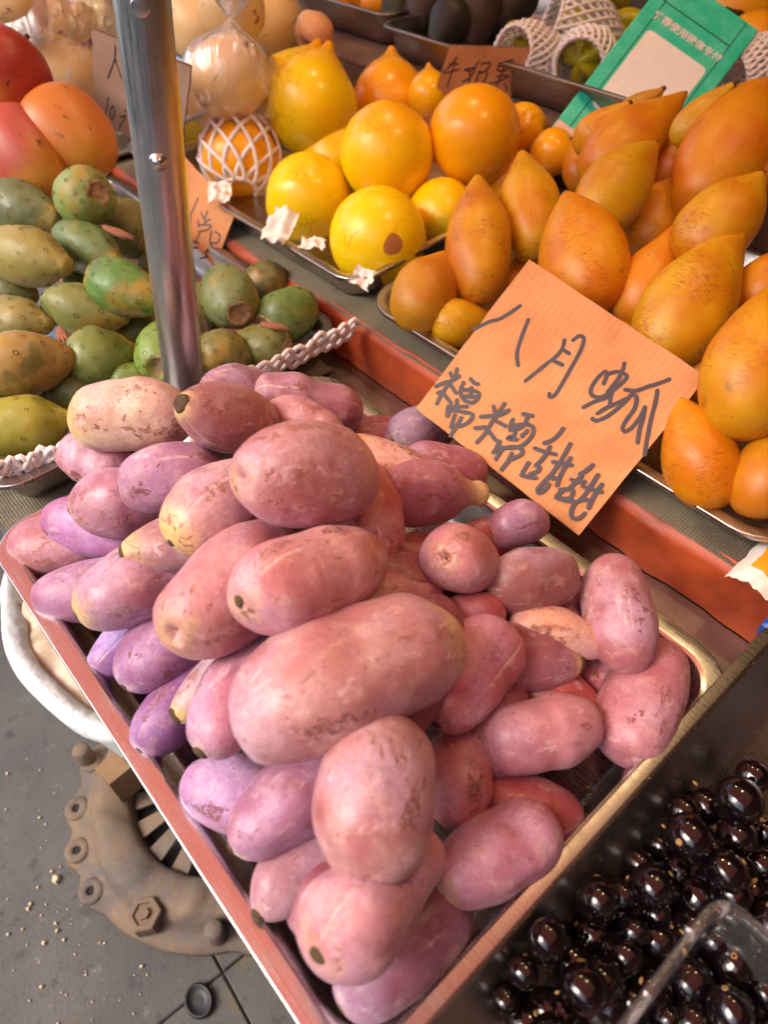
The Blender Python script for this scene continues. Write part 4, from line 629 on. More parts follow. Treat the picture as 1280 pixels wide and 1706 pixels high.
SIGNS = [
  ((0.2085, 0.367, 0.058), (0.94154, 0.31133, 0.12643, 0.0241), [(-0.07716, -0.07033), (0.07974, -0.07033), (0.07716, 0.07033), (-0.07974, 0.07033)], [[(-0.07963, 0.00432), (-0.07407, 0.015), (-0.06767, 0.02326), (-0.06227, 0.03807)], [(-0.05032, 0.03309), (-0.04673, 0.02202), (-0.0432, 0.01284), (-0.03961, 0.00662), (-0.03428, 0.00165)], [(-0.01883, 0.03599), (-0.01606, 0.03077), (-0.01578, 0.02333), (-0.01782, 0.0152), (-0.02012, 0.00492), (-0.02231, -0.00437)], [(-0.01366, 0.03956), (-0.01199, 0.0445), (-0.00806, 0.04485), (-0.00469, 0.03774), (-0.00182, 0.02364), (0.00084, 0.00744), (0.00162, -0.0006), (-0.00035, -0.00346), (-0.00212, -0.00187)], [(-0.01392, 0.02988), (-0.00972, 0.02996)], [(-0.01454, 0.01943), (-0.00827, 0.02051)], [(0.02663, 0.04643), (0.02884, 0.04194), (0.0304, 0.03373), (0.03063, 0.02547), (0.03164, 0.01964)], [(0.02431, 0.02655), (0.02224, 0.03258), (0.01941, 0.03385), (0.01832, 0.02602), (0.01989, 0.01772), (0.02392, 0.01498), (0.02933, 0.01796), (0.03215, 0.0247), (0.03401, 0.03259), (0.03443, 0.03941), (0.03216, 0.04058)], [(0.02177, 0.03318), (0.02638, 0.0388), (0.02997, 0.03995)], [(0.03023, 0.03735), (0.03114, 0.03052), (0.03042, 0.02345)], [(0.02393, 0.00459), (0.02707, 0.01161), (0.03211, 0.01905), (0.03367, 0.02393)], [(0.03423, 0.02152), (0.03724, 0.01716)], [(0.03461, 0.00676), (0.03684, 0.01311), (0.04077, 0.02067), (0.04344, 0.02635)], [(0.0341, 0.00167), (0.03735, 0.00219), (0.04118, 0.00879), (0.04378, 0.01914), (0.04457, 0.02717), (0.04478, 0.03198)], [(0.03922, 0.03168), (0.04536, 0.03518), (0.05025, 0.04241), (0.05444, 0.04819), (0.05843, 0.05472)], [(0.04609, 0.032), (0.04918, 0.03146), (0.05271, 0.02475), (0.05344, 0.01598), (0.05463, 0.0094), (0.05757, 0.00739), (0.05985, 0.01236), (0.05968, 0.02152), (0.05784, 0.02943)], [(0.05784, 0.02943), (0.06181, 0.02217), (0.0654, 0.01371), (0.06964, 0.00668)], [(0.05712, 0.04368), (0.06154, 0.03584), (0.06623, 0.02544), (0.07146, 0.01547), (0.07541, 0.00825), (0.07886, 0.00254)], [(-0.07279, -0.03282), (-0.06923, -0.03481)], [(-0.0705, -0.02757), (-0.06774, -0.03375), (-0.06826, -0.04228), (-0.06758, -0.04998), (-0.06584, -0.05782)], [(-0.06547, -0.03077), (-0.06752, -0.0363), (-0.07207, -0.04229), (-0.07521, -0.04774)], [(-0.06635, -0.04), (-0.05909, -0.04246)], [(-0.07069, -0.05086), (-0.06768, -0.04641)], [(-0.06686, -0.04854), (-0.05741, -0.05076)], [(-0.05699, -0.02741), (-0.05255, -0.02828), (-0.04975, -0.02717)], [(-0.05953, -0.03284), (-0.05825, -0.03779), (-0.05468, -0.04153), (-0.04954, -0.04321)], [(-0.05749, -0.03814), (-0.05139, -0.03419), (-0.04558, -0.03223), (-0.04297, -0.03483), (-0.04396, -0.04093), (-0.04896, -0.04278)], [(-0.05197, -0.03236), (-0.04883, -0.03728)], [(-0.05246, -0.04082), (-0.04465, -0.0356)], [(-0.05684, -0.05487), (-0.05142, -0.05), (-0.04559, -0.04573)], [(-0.05499, -0.04627), (-0.05108, -0.05156)], [(-0.05308, -0.05938), (-0.05366, -0.05527), (-0.04455, -0.05038), (-0.0387, -0.04787), (-0.03668, -0.05088), (-0.03794, -0.05723), (-0.04165, -0.06179)], [(-0.04898, -0.05636), (-0.04526, -0.06539)], [(-0.0435, -0.05503), (-0.04223, -0.06223), (-0.04136, -0.07065)], [(-0.0573, -0.05431), (-0.0532, -0.06038)], [(-0.02919, -0.03372), (-0.0256, -0.03643)], [(-0.02404, -0.02728), (-0.02299, -0.03629), (-0.02274, -0.04324), (-0.02123, -0.05285), (-0.02177, -0.06223)], [(-0.01833, -0.02931), (-0.02141, -0.03602), (-0.02718, -0.04117), (-0.03186, -0.04552)], [(-0.01992, -0.04115), (-0.01283, -0.03989)], [(-0.02978, -0.05475), (-0.02397, -0.04952)], [(-0.01943, -0.05061), (-0.01141, -0.05263)], [(-0.00788, -0.02516), (-0.00147, -0.02219)], [(-0.00467, -0.02367), (-0.0023, -0.02984), (-0.00337, -0.03505), (-0.00801, -0.04029)], [(-0.0113, -0.03298), (-0.00936, -0.03864)], [(-0.00804, -0.03588), (-0.0002, -0.02917), (0.00531, -0.02946), (0.00767, -0.03561), (0.00621, -0.04464), (0.00052, -0.05073), (-0.00613, -0.05577), (-0.00721, -0.06106)], [(0.00249, -0.03465), (0.00239, -0.03322)], [(0.00197, -0.03857), (0.00187, -0.03714)], [(-0.00669, -0.03753), (-0.003, -0.04097), (-0.00563, -0.04649), (0.00035, -0.04288)], [(-0.00873, -0.0515), (-0.00655, -0.05966)], [(-0.00356, -0.0556), (-0.00239, -0.06363)], [(-0.00401, -0.05505), (0.00227, -0.04851), (0.00854, -0.04641), (0.01021, -0.04956), (0.00763, -0.05508), (0.00588, -0.0573)], [(0.0043, -0.05318), (0.00568, -0.05923), (0.00586, -0.06711)], [(0.02214, -0.01646), (0.02232, -0.02198), (0.0212, -0.02805), (0.01822, -0.03292)], [(0.01526, -0.03999), (0.02218, -0.0378), (0.02989, -0.03456)], [(0.0232, -0.03266), (0.02447, -0.03956), (0.02442, -0.04486), (0.02394, -0.04962)], [(0.02394, -0.04962), (0.02696, -0.04906), (0.02764, -0.05204), (0.02468, -0.05698)], [(0.01832, -0.0513), (0.0195, -0.05923)], [(0.02001, -0.06148), (0.02493, -0.05943), (0.02964, -0.05665)], [(0.0333, -0.0224), (0.03508, -0.03147), (0.03675, -0.04412), (0.03616, -0.05508), (0.03595, -0.06228), (0.03822, -0.06402), (0.04008, -0.05992), (0.0401, -0.05464)], [(0.04005, -0.03027), (0.0408, -0.03752), (0.0425, -0.04491), (0.04499, -0.05169)], [(0.03178, -0.04009), (0.03793, -0.03712), (0.04381, -0.0339)], [(0.03706, -0.05088), (0.04327, -0.04692)], [(0.05545, -0.02494), (0.05445, -0.03045), (0.05255, -0.03537)], [(0.05047, -0.04219), (0.05443, -0.04084), (0.05854, -0.03763)], [(0.05401, -0.03511), (0.05391, -0.04124), (0.0533, -0.0478)], [(0.04897, -0.05293), (0.05476, -0.04752), (0.05741, -0.04978), (0.05749, -0.05406), (0.05033, -0.05884), (0.05035, -0.05359)], [(0.05033, -0.05884), (0.05628, -0.05676), (0.06134, -0.05362)], [(0.06272, -0.02836), (0.06381, -0.03697), (0.06466, -0.04839), (0.06312, -0.05481), (0.06517, -0.061), (0.06899, -0.06315), (0.07203, -0.06071), (0.07295, -0.05564)], [(0.06922, -0.03188), (0.06973, -0.03921), (0.071, -0.04596), (0.07244, -0.05086)], [(0.05964, -0.04109), (0.06551, -0.03909), (0.07234, -0.0363)], [(0.06508, -0.04892), (0.07007, -0.04583)]], 0.00301, 'card', 'large orange cardboard sign with black handwriting above the purple fruit'),
  ((-0.2009, 0.6981, 0.0836), (0.58833, 0.67391, 0.3561, 0.26999), [(-0.05989, -0.06482), (0.03302, -0.06482), (0.05989, 0.06482), (-0.03302, 0.06482)], [[(-0.02341, 0.05356), (-0.02667, 0.04689), (-0.03739, 0.03658)], [(-0.03132, 0.04566), (-0.02051, 0.04594)], [(-0.03604, 0.03548), (-0.0191, 0.0404)], [(-0.02429, 0.05135), (-0.0274, 0.03457), (-0.03045, 0.02071)], [(0.00301, 0.04986), (-0.00379, 0.03967), (-0.01228, 0.03945)], [(-0.01124, 0.0406), (-0.00052, 0.04199), (-0.00497, 0.0317), (-0.01283, 0.02692)], [(-0.00604, 0.03848), (-0.00497, 0.0317), (-0.00632, 0.0207)], [(0.00598, 0.04661), (0.01655, 0.04855), (0.01321, 0.04009), (0.00528, 0.0365)], [(0.00592, 0.03991), (0.00143, 0.02263)], [(0.01483, 0.03787), (0.01298, 0.02754), (0.00884, 0.02281), (0.00617, 0.02391)], [(0.02752, 0.04827), (0.0266, 0.04042), (0.03735, 0.04182), (0.04256, 0.05198), (0.02873, 0.0483)], [(0.02696, 0.04492), (0.03887, 0.04634)], [(0.02668, 0.03362), (0.03995, 0.03509)], [(0.01956, 0.02539), (0.03248, 0.02917), (0.04019, 0.03395)], [(0.03325, 0.04396), (0.03002, 0.02911), (0.02669, 0.01381)], [(0.03749, 0.02582), (0.04264, 0.01892)], [(-0.0426, 0.00866), (-0.04314, -0.00829)], [(-0.03265, 0.00889), (-0.03439, 0.00286)], [(-0.04761, -0.00227), (-0.02954, 0.00417)], [(-0.04892, -0.01336), (-0.0392, -0.00944)]], 0.00174, 'card', 'small tilted cardboard sign stuck among the yellow round fruit'),
  ((-0.2892, 0.3549, 0.0358), (0.88264, 0.40407, 0.2364, -0.04239), [(-0.04315, -0.03076), (0.0621, -0.03076), (0.04315, 0.03076), (-0.0621, 0.03076)], [[(-0.00157, 0.00993), (0.00086, 0.00041), (0.00322, -0.01319)], [(0.00394, -0.01059), (0.01073, -0.0204)], [(0.01077, 0.00132), (0.01946, -0.00178)], [(0.01629, 0.00715), (0.01994, -0.00233)], [(0.02429, 0.00348), (0.02189, -0.00453)], [(0.01392, -0.00766), (0.01899, -0.01205)], [(0.01685, -0.01098), (0.02934, -0.00087), (0.02962, -0.00654), (0.02242, -0.01594)], [(0.02393, -0.01359), (0.0255, -0.02216), (0.02694, -0.0279)], [(0.02344, -0.02803), (0.03029, -0.02487)], [(0.02703, -0.03488), (0.03308, -0.02941)], [(0.03391, -0.00468), (0.03996, -0.01416), (0.04589, -0.01681)], [(0.03771, -0.00228), (0.04477, -0.0009), (0.04771, -0.00817), (0.04161, -0.01467)], [(0.04223, -0.02617), (0.04952, -0.01955)], [(0.04291, -0.02152), (0.04637, -0.02949)], [(0.04253, -0.03604), (0.04886, -0.02823)], [(-0.02119, 0.00927), (-0.01968, 0.00481)]], 0.00194, 'card', 'small orange cardboard sign half behind the pole over the prickly pears'),
  ((-0.396, 0.3683, 0.118), (0.59276, 0.76564, 0.24388, 0.05441), [(-0.0799, -0.06381), (0.03731, -0.06381), (0.0799, 0.06381), (-0.03731, 0.06381)], [[(-0.01236, 0.05462), (-0.0185, 0.03801), (-0.03633, 0.01032)], [(-0.01788, 0.03822), (-0.01682, 0.01635)], [(-0.04445, -0.01642), (-0.06133, -0.04936)], [(-0.0446, -0.02889), (-0.05101, -0.04062), (-0.05103, -0.04771), (-0.04319, -0.03526), (-0.04143, -0.02653), (-0.04642, -0.03073)], [(-0.03718, -0.03875), (-0.02676, -0.03237)], [(-0.02965, -0.03582), (-0.04491, -0.05856)], [(-0.02601, -0.02632), (-0.02419, -0.02505)]], 0.00174, 'card2', 'greyish cardboard sign behind the pole, price written on it'),
]
BOARD = ((-0.0189, 0.7898, 0.1268), (0.94003, 0.23364, 0.22846, 0.09777), 0.1174, 0.2470)
RIVETS = [((0.0013, 0.1963, 0.2079), .0046, False), ((0.0059, 0.2049, 0.2884), .0052, True)]
FLOW = [((-0.0517, 0.2809, 0.03), (0.0242, 0.0124, 0.0)), ((-0.2274, 0.2285, 0.075), (0.0333, 0.0124, -0.005)), ((-0.1448, 0.1365, 0.045), (0.0292, -0.0077, 0.0))]
BE = [
  ((0.4572, 0.2672, -0.0237), (0.0512, 0.6756, -0.5034, 0.5363), 0.868, 'glossy black farthest berry at the upper right, near the tray floor'),
  ((0.4579, 0.2318, 0.004), (-0.1335, -0.1347, 0.9785, 0.0811), 1.131, 'glossy black large berry second from the top right'),
  ((0.4489, 0.232, -0.0237), (-0.032, 0.543, 0.8388, -0.023), 0.941, 'glossy black berry third from the top along the steel wall'),
  ((0.4423, 0.2167, -0.0187), (0.4619, -0.7649, -0.2881, -0.3442), 0.854, 'glossy black berry with tan navel fourth along the steel wall'),
  ((0.4511, 0.1958, 0.004), (-0.5126, -0.5804, -0.626, -0.0918), 1.094, 'glossy black large berry below the tan-navelled one'),
  ((0.4677, 0.2218, -0.0093), (-0.1244, -0.2311, 0.0499, -0.9636), 1.019, 'glossy black berry right of centre on the bare tray floor'),
  ((0.444, 0.1931, -0.0237), (-0.0686, 0.2054, 0.648, -0.7302), 0.64, 'glossy black small shaded berry left under the large upper one'),
  ((0.4775, 0.2433, -0.0237), (-0.1311, -0.6608, -0.1652, -0.7203), 0.707, 'glossy black berry cut by the right edge near the top'),
  ((0.4521, 0.166, -0.0048), (-0.4809, 0.3732, -0.7459, 0.2705), 1.019, 'glossy black big berry at the centre of the black heap'),
  ((0.4422, 0.1759, -0.0197), (0.3935, -0.3749, 0.5513, 0.633), 0.794, 'glossy black berry peeking above the central big one'),
  ((0.4578, 0.1906, -0.0237), (0.7661, -0.1688, -0.434, -0.4431), 0.797, 'glossy black shaded berry right of the central big one'),
  ((0.4727, 0.1976, -0.0003), (-0.5965, -0.0272, -0.4752, 0.6462), 1.019, 'glossy black berry with ringed top right of centre'),
  ((0.4711, 0.1855, -0.0221), (-0.5918, -0.3462, -0.3017, -0.6625), 1.019, 'glossy black berry just above the clear punnet corner'),
  ((0.4852, 0.2263, -0.0237), (0.6084, -0.7703, -0.0906, -0.168), 0.915, 'glossy black berry at the right edge above the punnet'),
  ((0.4377, 0.1399, -0.0054), (0.5724, -0.6864, 0.3705, -0.2528), 1.009, 'glossy black berry nearest the steel wall at mid height'),
  ((0.445, 0.1536, -0.012), (-0.1052, -0.4546, 0.4339, -0.7707), 0.704, 'glossy black small berry between the wall berry and the central one'),
  ((0.4618, 0.164, -0.0237), (-0.0259, 0.1159, 0.6033, -0.7886), 0.856, 'glossy black berry below the central big one'),
  ((0.4336, 0.1058, 0.0024), (0.8093, 0.5031, -0.2566, 0.1618), 1.006, 'glossy black berry at lower left with a husk on its side'),
  ((0.4459, 0.1319, -0.0237), (-0.2682, 0.9477, 0.1206, -0.1241), 0.917, 'glossy black oval berry in the lower middle left'),
  ((0.4618, 0.133, -0.012), (-0.241, -0.2112, -0.1866, -0.9287), 0.773, 'glossy black berry right below the oval lower one'),
  ((0.4593, 0.1448, -0.012), (0.4502, -0.418, -0.7886, -0.0269), 0.651, 'glossy black small dark berry above the one by the punnet'),
  ((0.4734, 0.1576, -0.0237), (-0.3097, 0.787, -0.4321, -0.313), 0.857, 'glossy black berry touching the punnet rim on its left'),
  ((0.4337, 0.0887, -0.0037), (0.2821, 0.822, -0.3802, -0.3165), 0.698, 'glossy black small berry at far lower left'),
  ((0.4566, 0.1038, 0.0012), (0.6012, 0.1642, -0.3053, 0.72), 1.019, 'glossy black largest berry at the bottom middle'),
  ((0.4756, 0.1236, -0.0237), (0.4991, -0.3788, -0.7554, 0.1919), 0.869, 'glossy black berry squeezed under the punnet rim at the bottom'),
  ((0.4503, 0.0899, -0.0237), (-0.4299, -0.5463, -0.6695, -0.2615), 0.936, 'glossy black berry with tan spot at the bottom edge'),
  ((0.436, 0.0759, -0.0107), (0.5564, -0.2178, -0.7281, 0.336), 0.595, 'glossy black berry in the bottom left corner of the black heap'),
  ((0.4884, 0.2102, -0.0237), (0.0444, 0.5704, 0.8122, -0.114), 0.726, 'glossy black berry behind the punnet corner at right'),
  ((0.4626, 0.2079, -0.012), (-0.1092, -0.0343, -0.8557, 0.5046), 0.677, 'glossy black berry hidden behind the large upper one'),
  ((0.4882, 0.1739, -0.022), (0.9614, 0.1218, -0.1664, -0.1821), 0.842, 'glossy black pale-lit berry top left inside the punnet'),
  ((0.499, 0.1728, -0.022), (-0.5355, -0.5515, -0.275, -0.5775), 0.857, 'glossy black berry second inside the punnet, overlapping the pale-lit one'),
  ((0.49, 0.1509, -0.022), (-0.2612, -0.9419, 0.2091, 0.0293), 0.959, 'glossy black big berry at the left wall inside the punnet'),
  ((0.5067, 0.1502, -0.0101), (-0.4119, -0.8214, -0.0028, 0.3945), 1.019, 'glossy black largest berry at the bottom inside the punnet'),
  ((0.501, 0.1926, -0.022), (-0.5947, -0.3916, -0.4608, 0.5297), 0.845, 'glossy black berry at the top right inside the punnet'),
  ((0.5157, 0.1739, -0.022), (-0.5516, 0.5936, -0.1825, 0.5568), 0.665, 'glossy black berry cut by the right edge inside the punnet'),
  ((0.4889, 0.1843, -0.022), (0.0198, -0.1405, -0.8976, -0.4173), 0.551, 'glossy black small berry behind at the top inside the punnet'),
  ((0.4906, 0.1293, -0.022), (-0.2551, 0.6441, 0.2392, -0.6803), 0.652, 'glossy black berry low at the left end inside the punnet'),
  ((0.4487, 0.079, -0.0235), (-0.1264, 0.6963, -0.4437, -0.5499), 1.0, 'half-hidden black berry just left of the berry with tan spot at the bottom edge'),
  ((0.4569, 0.0943, -0.0234), (0.1654, -0.585, -0.4518, 0.6528), 1.0, 'half-hidden black berry just right of the berry with tan spot at the bottom edge'),
  ((0.4472, 0.1155, -0.0228), (0.0261, 0.039, 0.9361, -0.3486), 1.0, 'half-hidden black berry just above the largest berry at the bottom middle'),
  ((0.4594, 0.1351, -0.0227), (0.3132, -0.1537, -0.0264, -0.9368), 1.0, 'half-hidden black berry just left of the berry right below the oval lower one'),
  ((0.4482, 0.1551, -0.0234), (-0.2569, 0.3989, 0.801, 0.3651), 1.0, 'half-hidden black berry just below the small berry between the wall berry and the central one'),
  ((0.4566, 0.1764, -0.0237), (0.4813, -0.3333, 0.7197, -0.3732), 1.0, 'half-hidden black berry just right of the big berry at the centre of the black heap'),
  ((0.4585, 0.2115, -0.0234), (-0.2386, -0.3915, -0.7614, 0.4584), 1.0, 'half-hidden black berry just left of the berry hidden behind the large upper one'),
  ((0.4691, 0.113, -0.0236), (0.1306, 0.1337, 0.893, 0.4094), 1.0, 'half-hidden black berry just left of the berry squeezed under the punnet rim at the bottom'),
  ((0.4794, 0.133, -0.0232), (-0.2076, 0.4724, -0.5091, 0.6889), 1.0, 'half-hidden black berry just right of the berry squeezed under the punnet rim at the bottom'),
  ((0.4683, 0.1542, -0.0235), (-0.1464, 0.2712, -0.894, -0.3252), 1.0, 'half-hidden black berry just left of the berry touching the punnet rim on its left'),
  ((0.4775, 0.172, -0.0235), (-0.5681, 0.5805, 0.1187, -0.5712), 1.0, 'half-hidden black berry just left of the pale-lit berry top left inside the punnet'),
  ((0.4692, 0.1947, -0.0233), (-0.519, 0.5361, -0.1942, -0.6368), 1.0, 'half-hidden black berry just above the berry just above the clear punnet corner'),
  ((0.4788, 0.2133, -0.0235), (-0.8052, -0.1844, 0.5076, 0.245), 1.0, 'half-hidden black berry just right of the berry with ringed top right of centre'),
  ((0.49, 0.1141, -0.0237), (0.175, -0.27, 0.527, -0.7866), 1.0, 'half-hidden black berry just below the berry low at the left end inside the punnet'),
  ((0.4998, 0.1382, -0.0231), (0.0668, -0.2112, 0.1065, -0.9693), 1.0, 'half-hidden black berry just right of the berry low at the left end inside the punnet'),
  ((0.4894, 0.1526, -0.023), (0.2436, -0.1062, -0.4336, 0.861), 1.0, 'half-hidden black berry just above the big berry at the left wall inside the punnet'),
  ((0.4998, 0.173, -0.0235), (0.0002, 0.8103, 0.013, -0.5858), 1.0, 'half-hidden black berry just below the berry second inside the punnet, overlapping the pale-lit one'),
  ((0.488, 0.1934, -0.0233), (-0.1335, 0.0753, -0.9882, -0.0019), 1.0, 'half-hidden black berry just above the small berry behind at the top inside the punnet'),
  ((0.4982, 0.215, -0.0235), (-0.295, -0.7567, -0.2686, -0.5179), 1.0, 'half-hidden black berry just right of the berry behind the punnet corner at right'),
  ((0.5083, 0.1566, -0.0236), (0.712, -0.0393, -0.5697, -0.4085), 1.0, 'half-hidden black berry just above the largest berry at the bottom inside the punnet'),
  ((0.5203, 0.1764, -0.0231), (-0.8391, 0.099, 0.3322, -0.4193), 1.0, 'half-hidden black berry just right of the berry cut by the right edge inside the punnet'),
  ((0.5099, 0.1968, -0.0232), (0.056, 0.4348, -0.1812, -0.8803), 1.0, 'half-hidden black berry just right of the berry at the top right inside the punnet'),
  ((0.528, 0.1573, -0.0228), (0.6649, 0.4636, -0.4121, 0.4162), 1.0, 'half-hidden black berry just below the berry cut by the right edge inside the punnet'),
  ((0.4597, 0.0796, -0.0072), (0.4222, -0.4467, 0.524, 0.5896), 1.0, 'half-hidden black berry just below the berry with tan spot at the bottom edge'),
  ((0.4605, 0.1151, -0.0067), (0.6944, -0.3175, -0.5959, 0.2489), 1.0, 'half-hidden black berry just right of the largest berry at the bottom middle'),
  ((0.4805, 0.1931, -0.0074), (0.6399, 0.2163, -0.1158, 0.7283), 1.0, 'half-hidden black berry just left of the berry behind the punnet corner at right'),
  ((0.5015, 0.1954, -0.0067), (-0.8591, -0.2992, -0.2703, 0.3152), 1.0, 'half-hidden black berry just below the berry behind the punnet corner at right'),
]
HUSK = [
  (0.4404, 0.1986, -0.012),
  (0.4418, 0.1616, -0.012),
  (0.4505, 0.1591, -0.012),
  (0.4246, 0.1007, -0.012),
  (0.4477, 0.1138, -0.012),
  (0.4492, 0.0959, -0.012),
  (0.4811, 0.155, -0.012),
  (0.439, 0.2316, -0.012),
  (0.4701, 0.2404, -0.012),
  (0.485, 0.2077, -0.012),
  (0.4584, 0.2166, -0.012),
  (0.4753, 0.2177, -0.012),
  (0.4372, 0.0762, -0.012),
  (0.4731, 0.1287, -0.012),
  (0.5011, 0.1502, -0.012),
]
BOX = (.4735, .64, .064, .1835, .012, .040)
SLAB = (0.2213, -0.0367, -93.24)
EARS = [-2.474, -2.141, -1.854, -1.559, 0.2, 0.55, 1.2, 1.55, 2.2, 2.6, 2.95, -0.35]
NUTS = [(0.0694, -0.1339, 1), (0.1279, -0.0879, 0), (-0.1387, -0.1065, 0), (0.12, 0.06, 1), (-0.1, 0.09, 1)]
BLK = (0.0015, -0.0198)
TUB = (-.03, .152, .197, -.19)
PLATE = (.066, .066, .178)
CAPXY = (0.2272, -0.0674)
CRUMB0 = (0.0256, -0.1276)
PACK = (0.3906, 0.3817, 0.012)
CLIP = (0.4081, 0.352, -0.0061)
FOIL = (-0.0254, 1.0111, 0.142)
AWN = (-.48, .56, 1.0)
BAGS = [((-0.3374, 0.446, 0.0896), (0.83256, -0.36919, -0.16189, 0.37991), 0.056, 0.0532, 0.088, 0.75, 'clear plastic bag knotted over the large cream melon right of the pole', 1.0, (0.1, -0.5)), ((-0.5999, 0.3393, 0.0528), (0.83256, -0.36919, -0.16189, 0.37991), 0.105, 0.09974999999999999, 0.17, 0.5, 'clear plastic bag round the cream melons left of the pole', 5.0, (0.25, -0.25)), ((-0.5442, 0.6521, 0.051), (0.83256, -0.36919, -0.16189, 0.37991), 0.075, 0.07125, 0.12, 0.4, 'clear plastic bag round the melons behind the nipple-tipped fruit', 9.0, (-0.2, -0.2))]

GZ = -0.462
# ------------------------------------------------------------------ setting: ground and slabs
V, F = grid(-60, 60, -60, 60, 8, 8, lambda x, y: (x, y, GZ - 0.004)); g = struct(obj('ground', V, F, 'joint'))
pv = bpy.data.objects.new('pavement', None); C.objects.link(pv); struct(pv)
SL = 0.6; SA = R(SLAB[2]); ca, sa = math.cos(SA), math.sin(SA); ox, oy = SLAB[0], SLAB[1]
slab_me = None
for i in range(-7, 6):
    for j in range(-7, 6):
        dx, dy = (i + 0.5) * SL, (j + 0.5) * SL
        if slab_me is None:
            V, F = box(-SL / 2 + 0.0008, SL / 2 - 0.0008, -SL / 2 + 0.0008, SL / 2 - 0.0008, -0.0038, 0.0, 0.0015)
            s = obj('slab', V, F, 'ground', pv); slab_me = s.data
        else:
            s = bpy.data.objects.new('slab', slab_me); C.objects.link(s); s.parent = pv
        s.location = (ox + dx * ca - dy * sa, oy + dx * sa + dy * ca, GZ + 0.0006 * ns(i * 3.1, j * 1.7, 0.5)); s.rotation_euler.z = SA + (i * 7 + j * 3) % 4 * math.pi / 2
# ------------------------------------------------------------------ display stand
st = empty('display_stand', (0.1, 0.3, GZ), 'stepped fruit stand with steel deck, orange-red cloth edge and woven ledge cloth', 'stand')
def sp(name, VF, mat, smooth=False):
    o = obj(name, VF[0], VF[1], mat, None, smooth); o.parent = st; o.matrix_parent_inverse = Matrix.Translation((-0.1, -0.3, -GZ)); return o
sp('deck', box(-1.3, 1.1, 0.012, 0.365, -0.058, -0.0385, 0.002), 'steel2')
sp('deck_cloth', grid(-1.28, -0.028, 0.014, 0.34, 90, 30, lambda x, y: (x, y, -0.0365 + 0.0012 * ns(x * 22, y * 22, 1))), 'weave', True)
sp('cloth_edge', grid(-1.3, 1.1, 0, 1, 260, 10, lambda x, t: (x, 0.361 - 0.0035 * ns(x * 17, t * 1.5, 3) - 0.0025 * ns(x * 45, t * 3, 8) + 0.002 * t + (0.0 if t < 0.9 else (t - 0.9) * 0.08), -0.0375 + t * 0.0465 + 0.0032 * t * ns(x * 11, 2, 5))), 'cloth', True)
sp('ledge', box(-1.3, 1.1, 0.366, 0.71, -0.058, 0.004), 'wood')
sp('ledge_cloth', grid(-1.3, 1.1, 0.367, 0.708, 200, 30, lambda x, y: (x, y, 0.0085 + 0.0012 * ns(x * 20, y * 20, 4))), 'weave', True)
sp('riser', box(-1.3, 1.1, 0.70, 0.712, 0.0105, 0.082), 'weave2')
sp('upper_ledge', box(-1.3, 1.1, 0.697, 1.15, 0.082, 0.09, 0.002), 'weave2')
for x, y, zt in ( (-1.2, 0.05, -0.058), (1.0, 0.05, -0.058), (-1.2, 1.05, 0.082), (1.0, 1.05, 0.082), (-0.05, 1.05, 0.082)):
    sp('leg', box(x - 0.022, x + 0.022, y - 0.022, y + 0.022, GZ + 0.0005, zt - 0.0006, 0.003), 'wood')
# ------------------------------------------------------------------ canopy over the stall and the shop wall behind
aw = empty('canopy', (0, 0.4, 1.2), 'red and yellow cloth canopy over the stall, mirrored in the steel rims', 'canopy')
def awp(name, x0, x1, y0, y1, mat):
    V, F = grid(x0, x1, y0, y1, 24, 6, lambda x, y: (x, y - 0.4, 0.0 + 0.10 * (y - 0.4) + 0.02 * ns(x * 2, y * 2, 1))); return obj(name, V, F, mat, aw, True)
awp('red_panel', -1.8, 2.2, AWN[0], AWN[1], 'awn_red'); awp('yellow_panel', -1.8, 2.2, AWN[1] + 0.004, AWN[2], 'awn_yel')
awp('sky_gap_panel', -1.8, 2.2, AWN[2] + 0.004, 2.0, 'roof')  # unseen dark panel added to close the sky gap and darken steel reflections
for y in (AWN[0], AWN[1] + 0.002, AWN[2]):
    V, F = tubes([[(-1.8, y - 0.4, 0.10 * (y - 0.4) + 0.012), (2.2, y - 0.4, 0.10 * (y - 0.4) + 0.012)]], 0.012, 8); obj('rail', V, F, 'tube', aw, True)
V, F = box(-4, 3.6, 2.0, 2.1, GZ, 2.6); tag(obj('shop_wall', V, F, 'wall'), 'dark brown shop wall behind the stall', 'wall')
fb = empty('sky_block_building', (0, -6.2, GZ), 'unseen building across the street, added to block the low sky', 'building')  # unseen building, put in to cut low sky light and make it directional
V, F = box(-9, 9, -0.4, 0, 0, 3.7); obj('wall', V, F, 'facade', fb)
for wx in range(-8, 9, 2):
    for wz in (0.5, 2.3):
        V, F = box(wx - .55, wx + .55, 0.003, 0.03, wz, wz + 1.1); wo = obj('window', V, F, 'wframe', fb)
        V, F = box(wx - .48, wx + .48, 0.032, 0.036, wz + .07, wz + 1.03); obj('pane', V, F, 'wpane', wo)
V, F = box(1.25, 1.3, -0.9, 2.0, GZ, 2.4); tag(obj('added_side_wall', V, F, 'wall'), 'unseen dark brown wall added at the right to block the sky', 'wall')  # invented wall out of view, keeps sky light off the right side
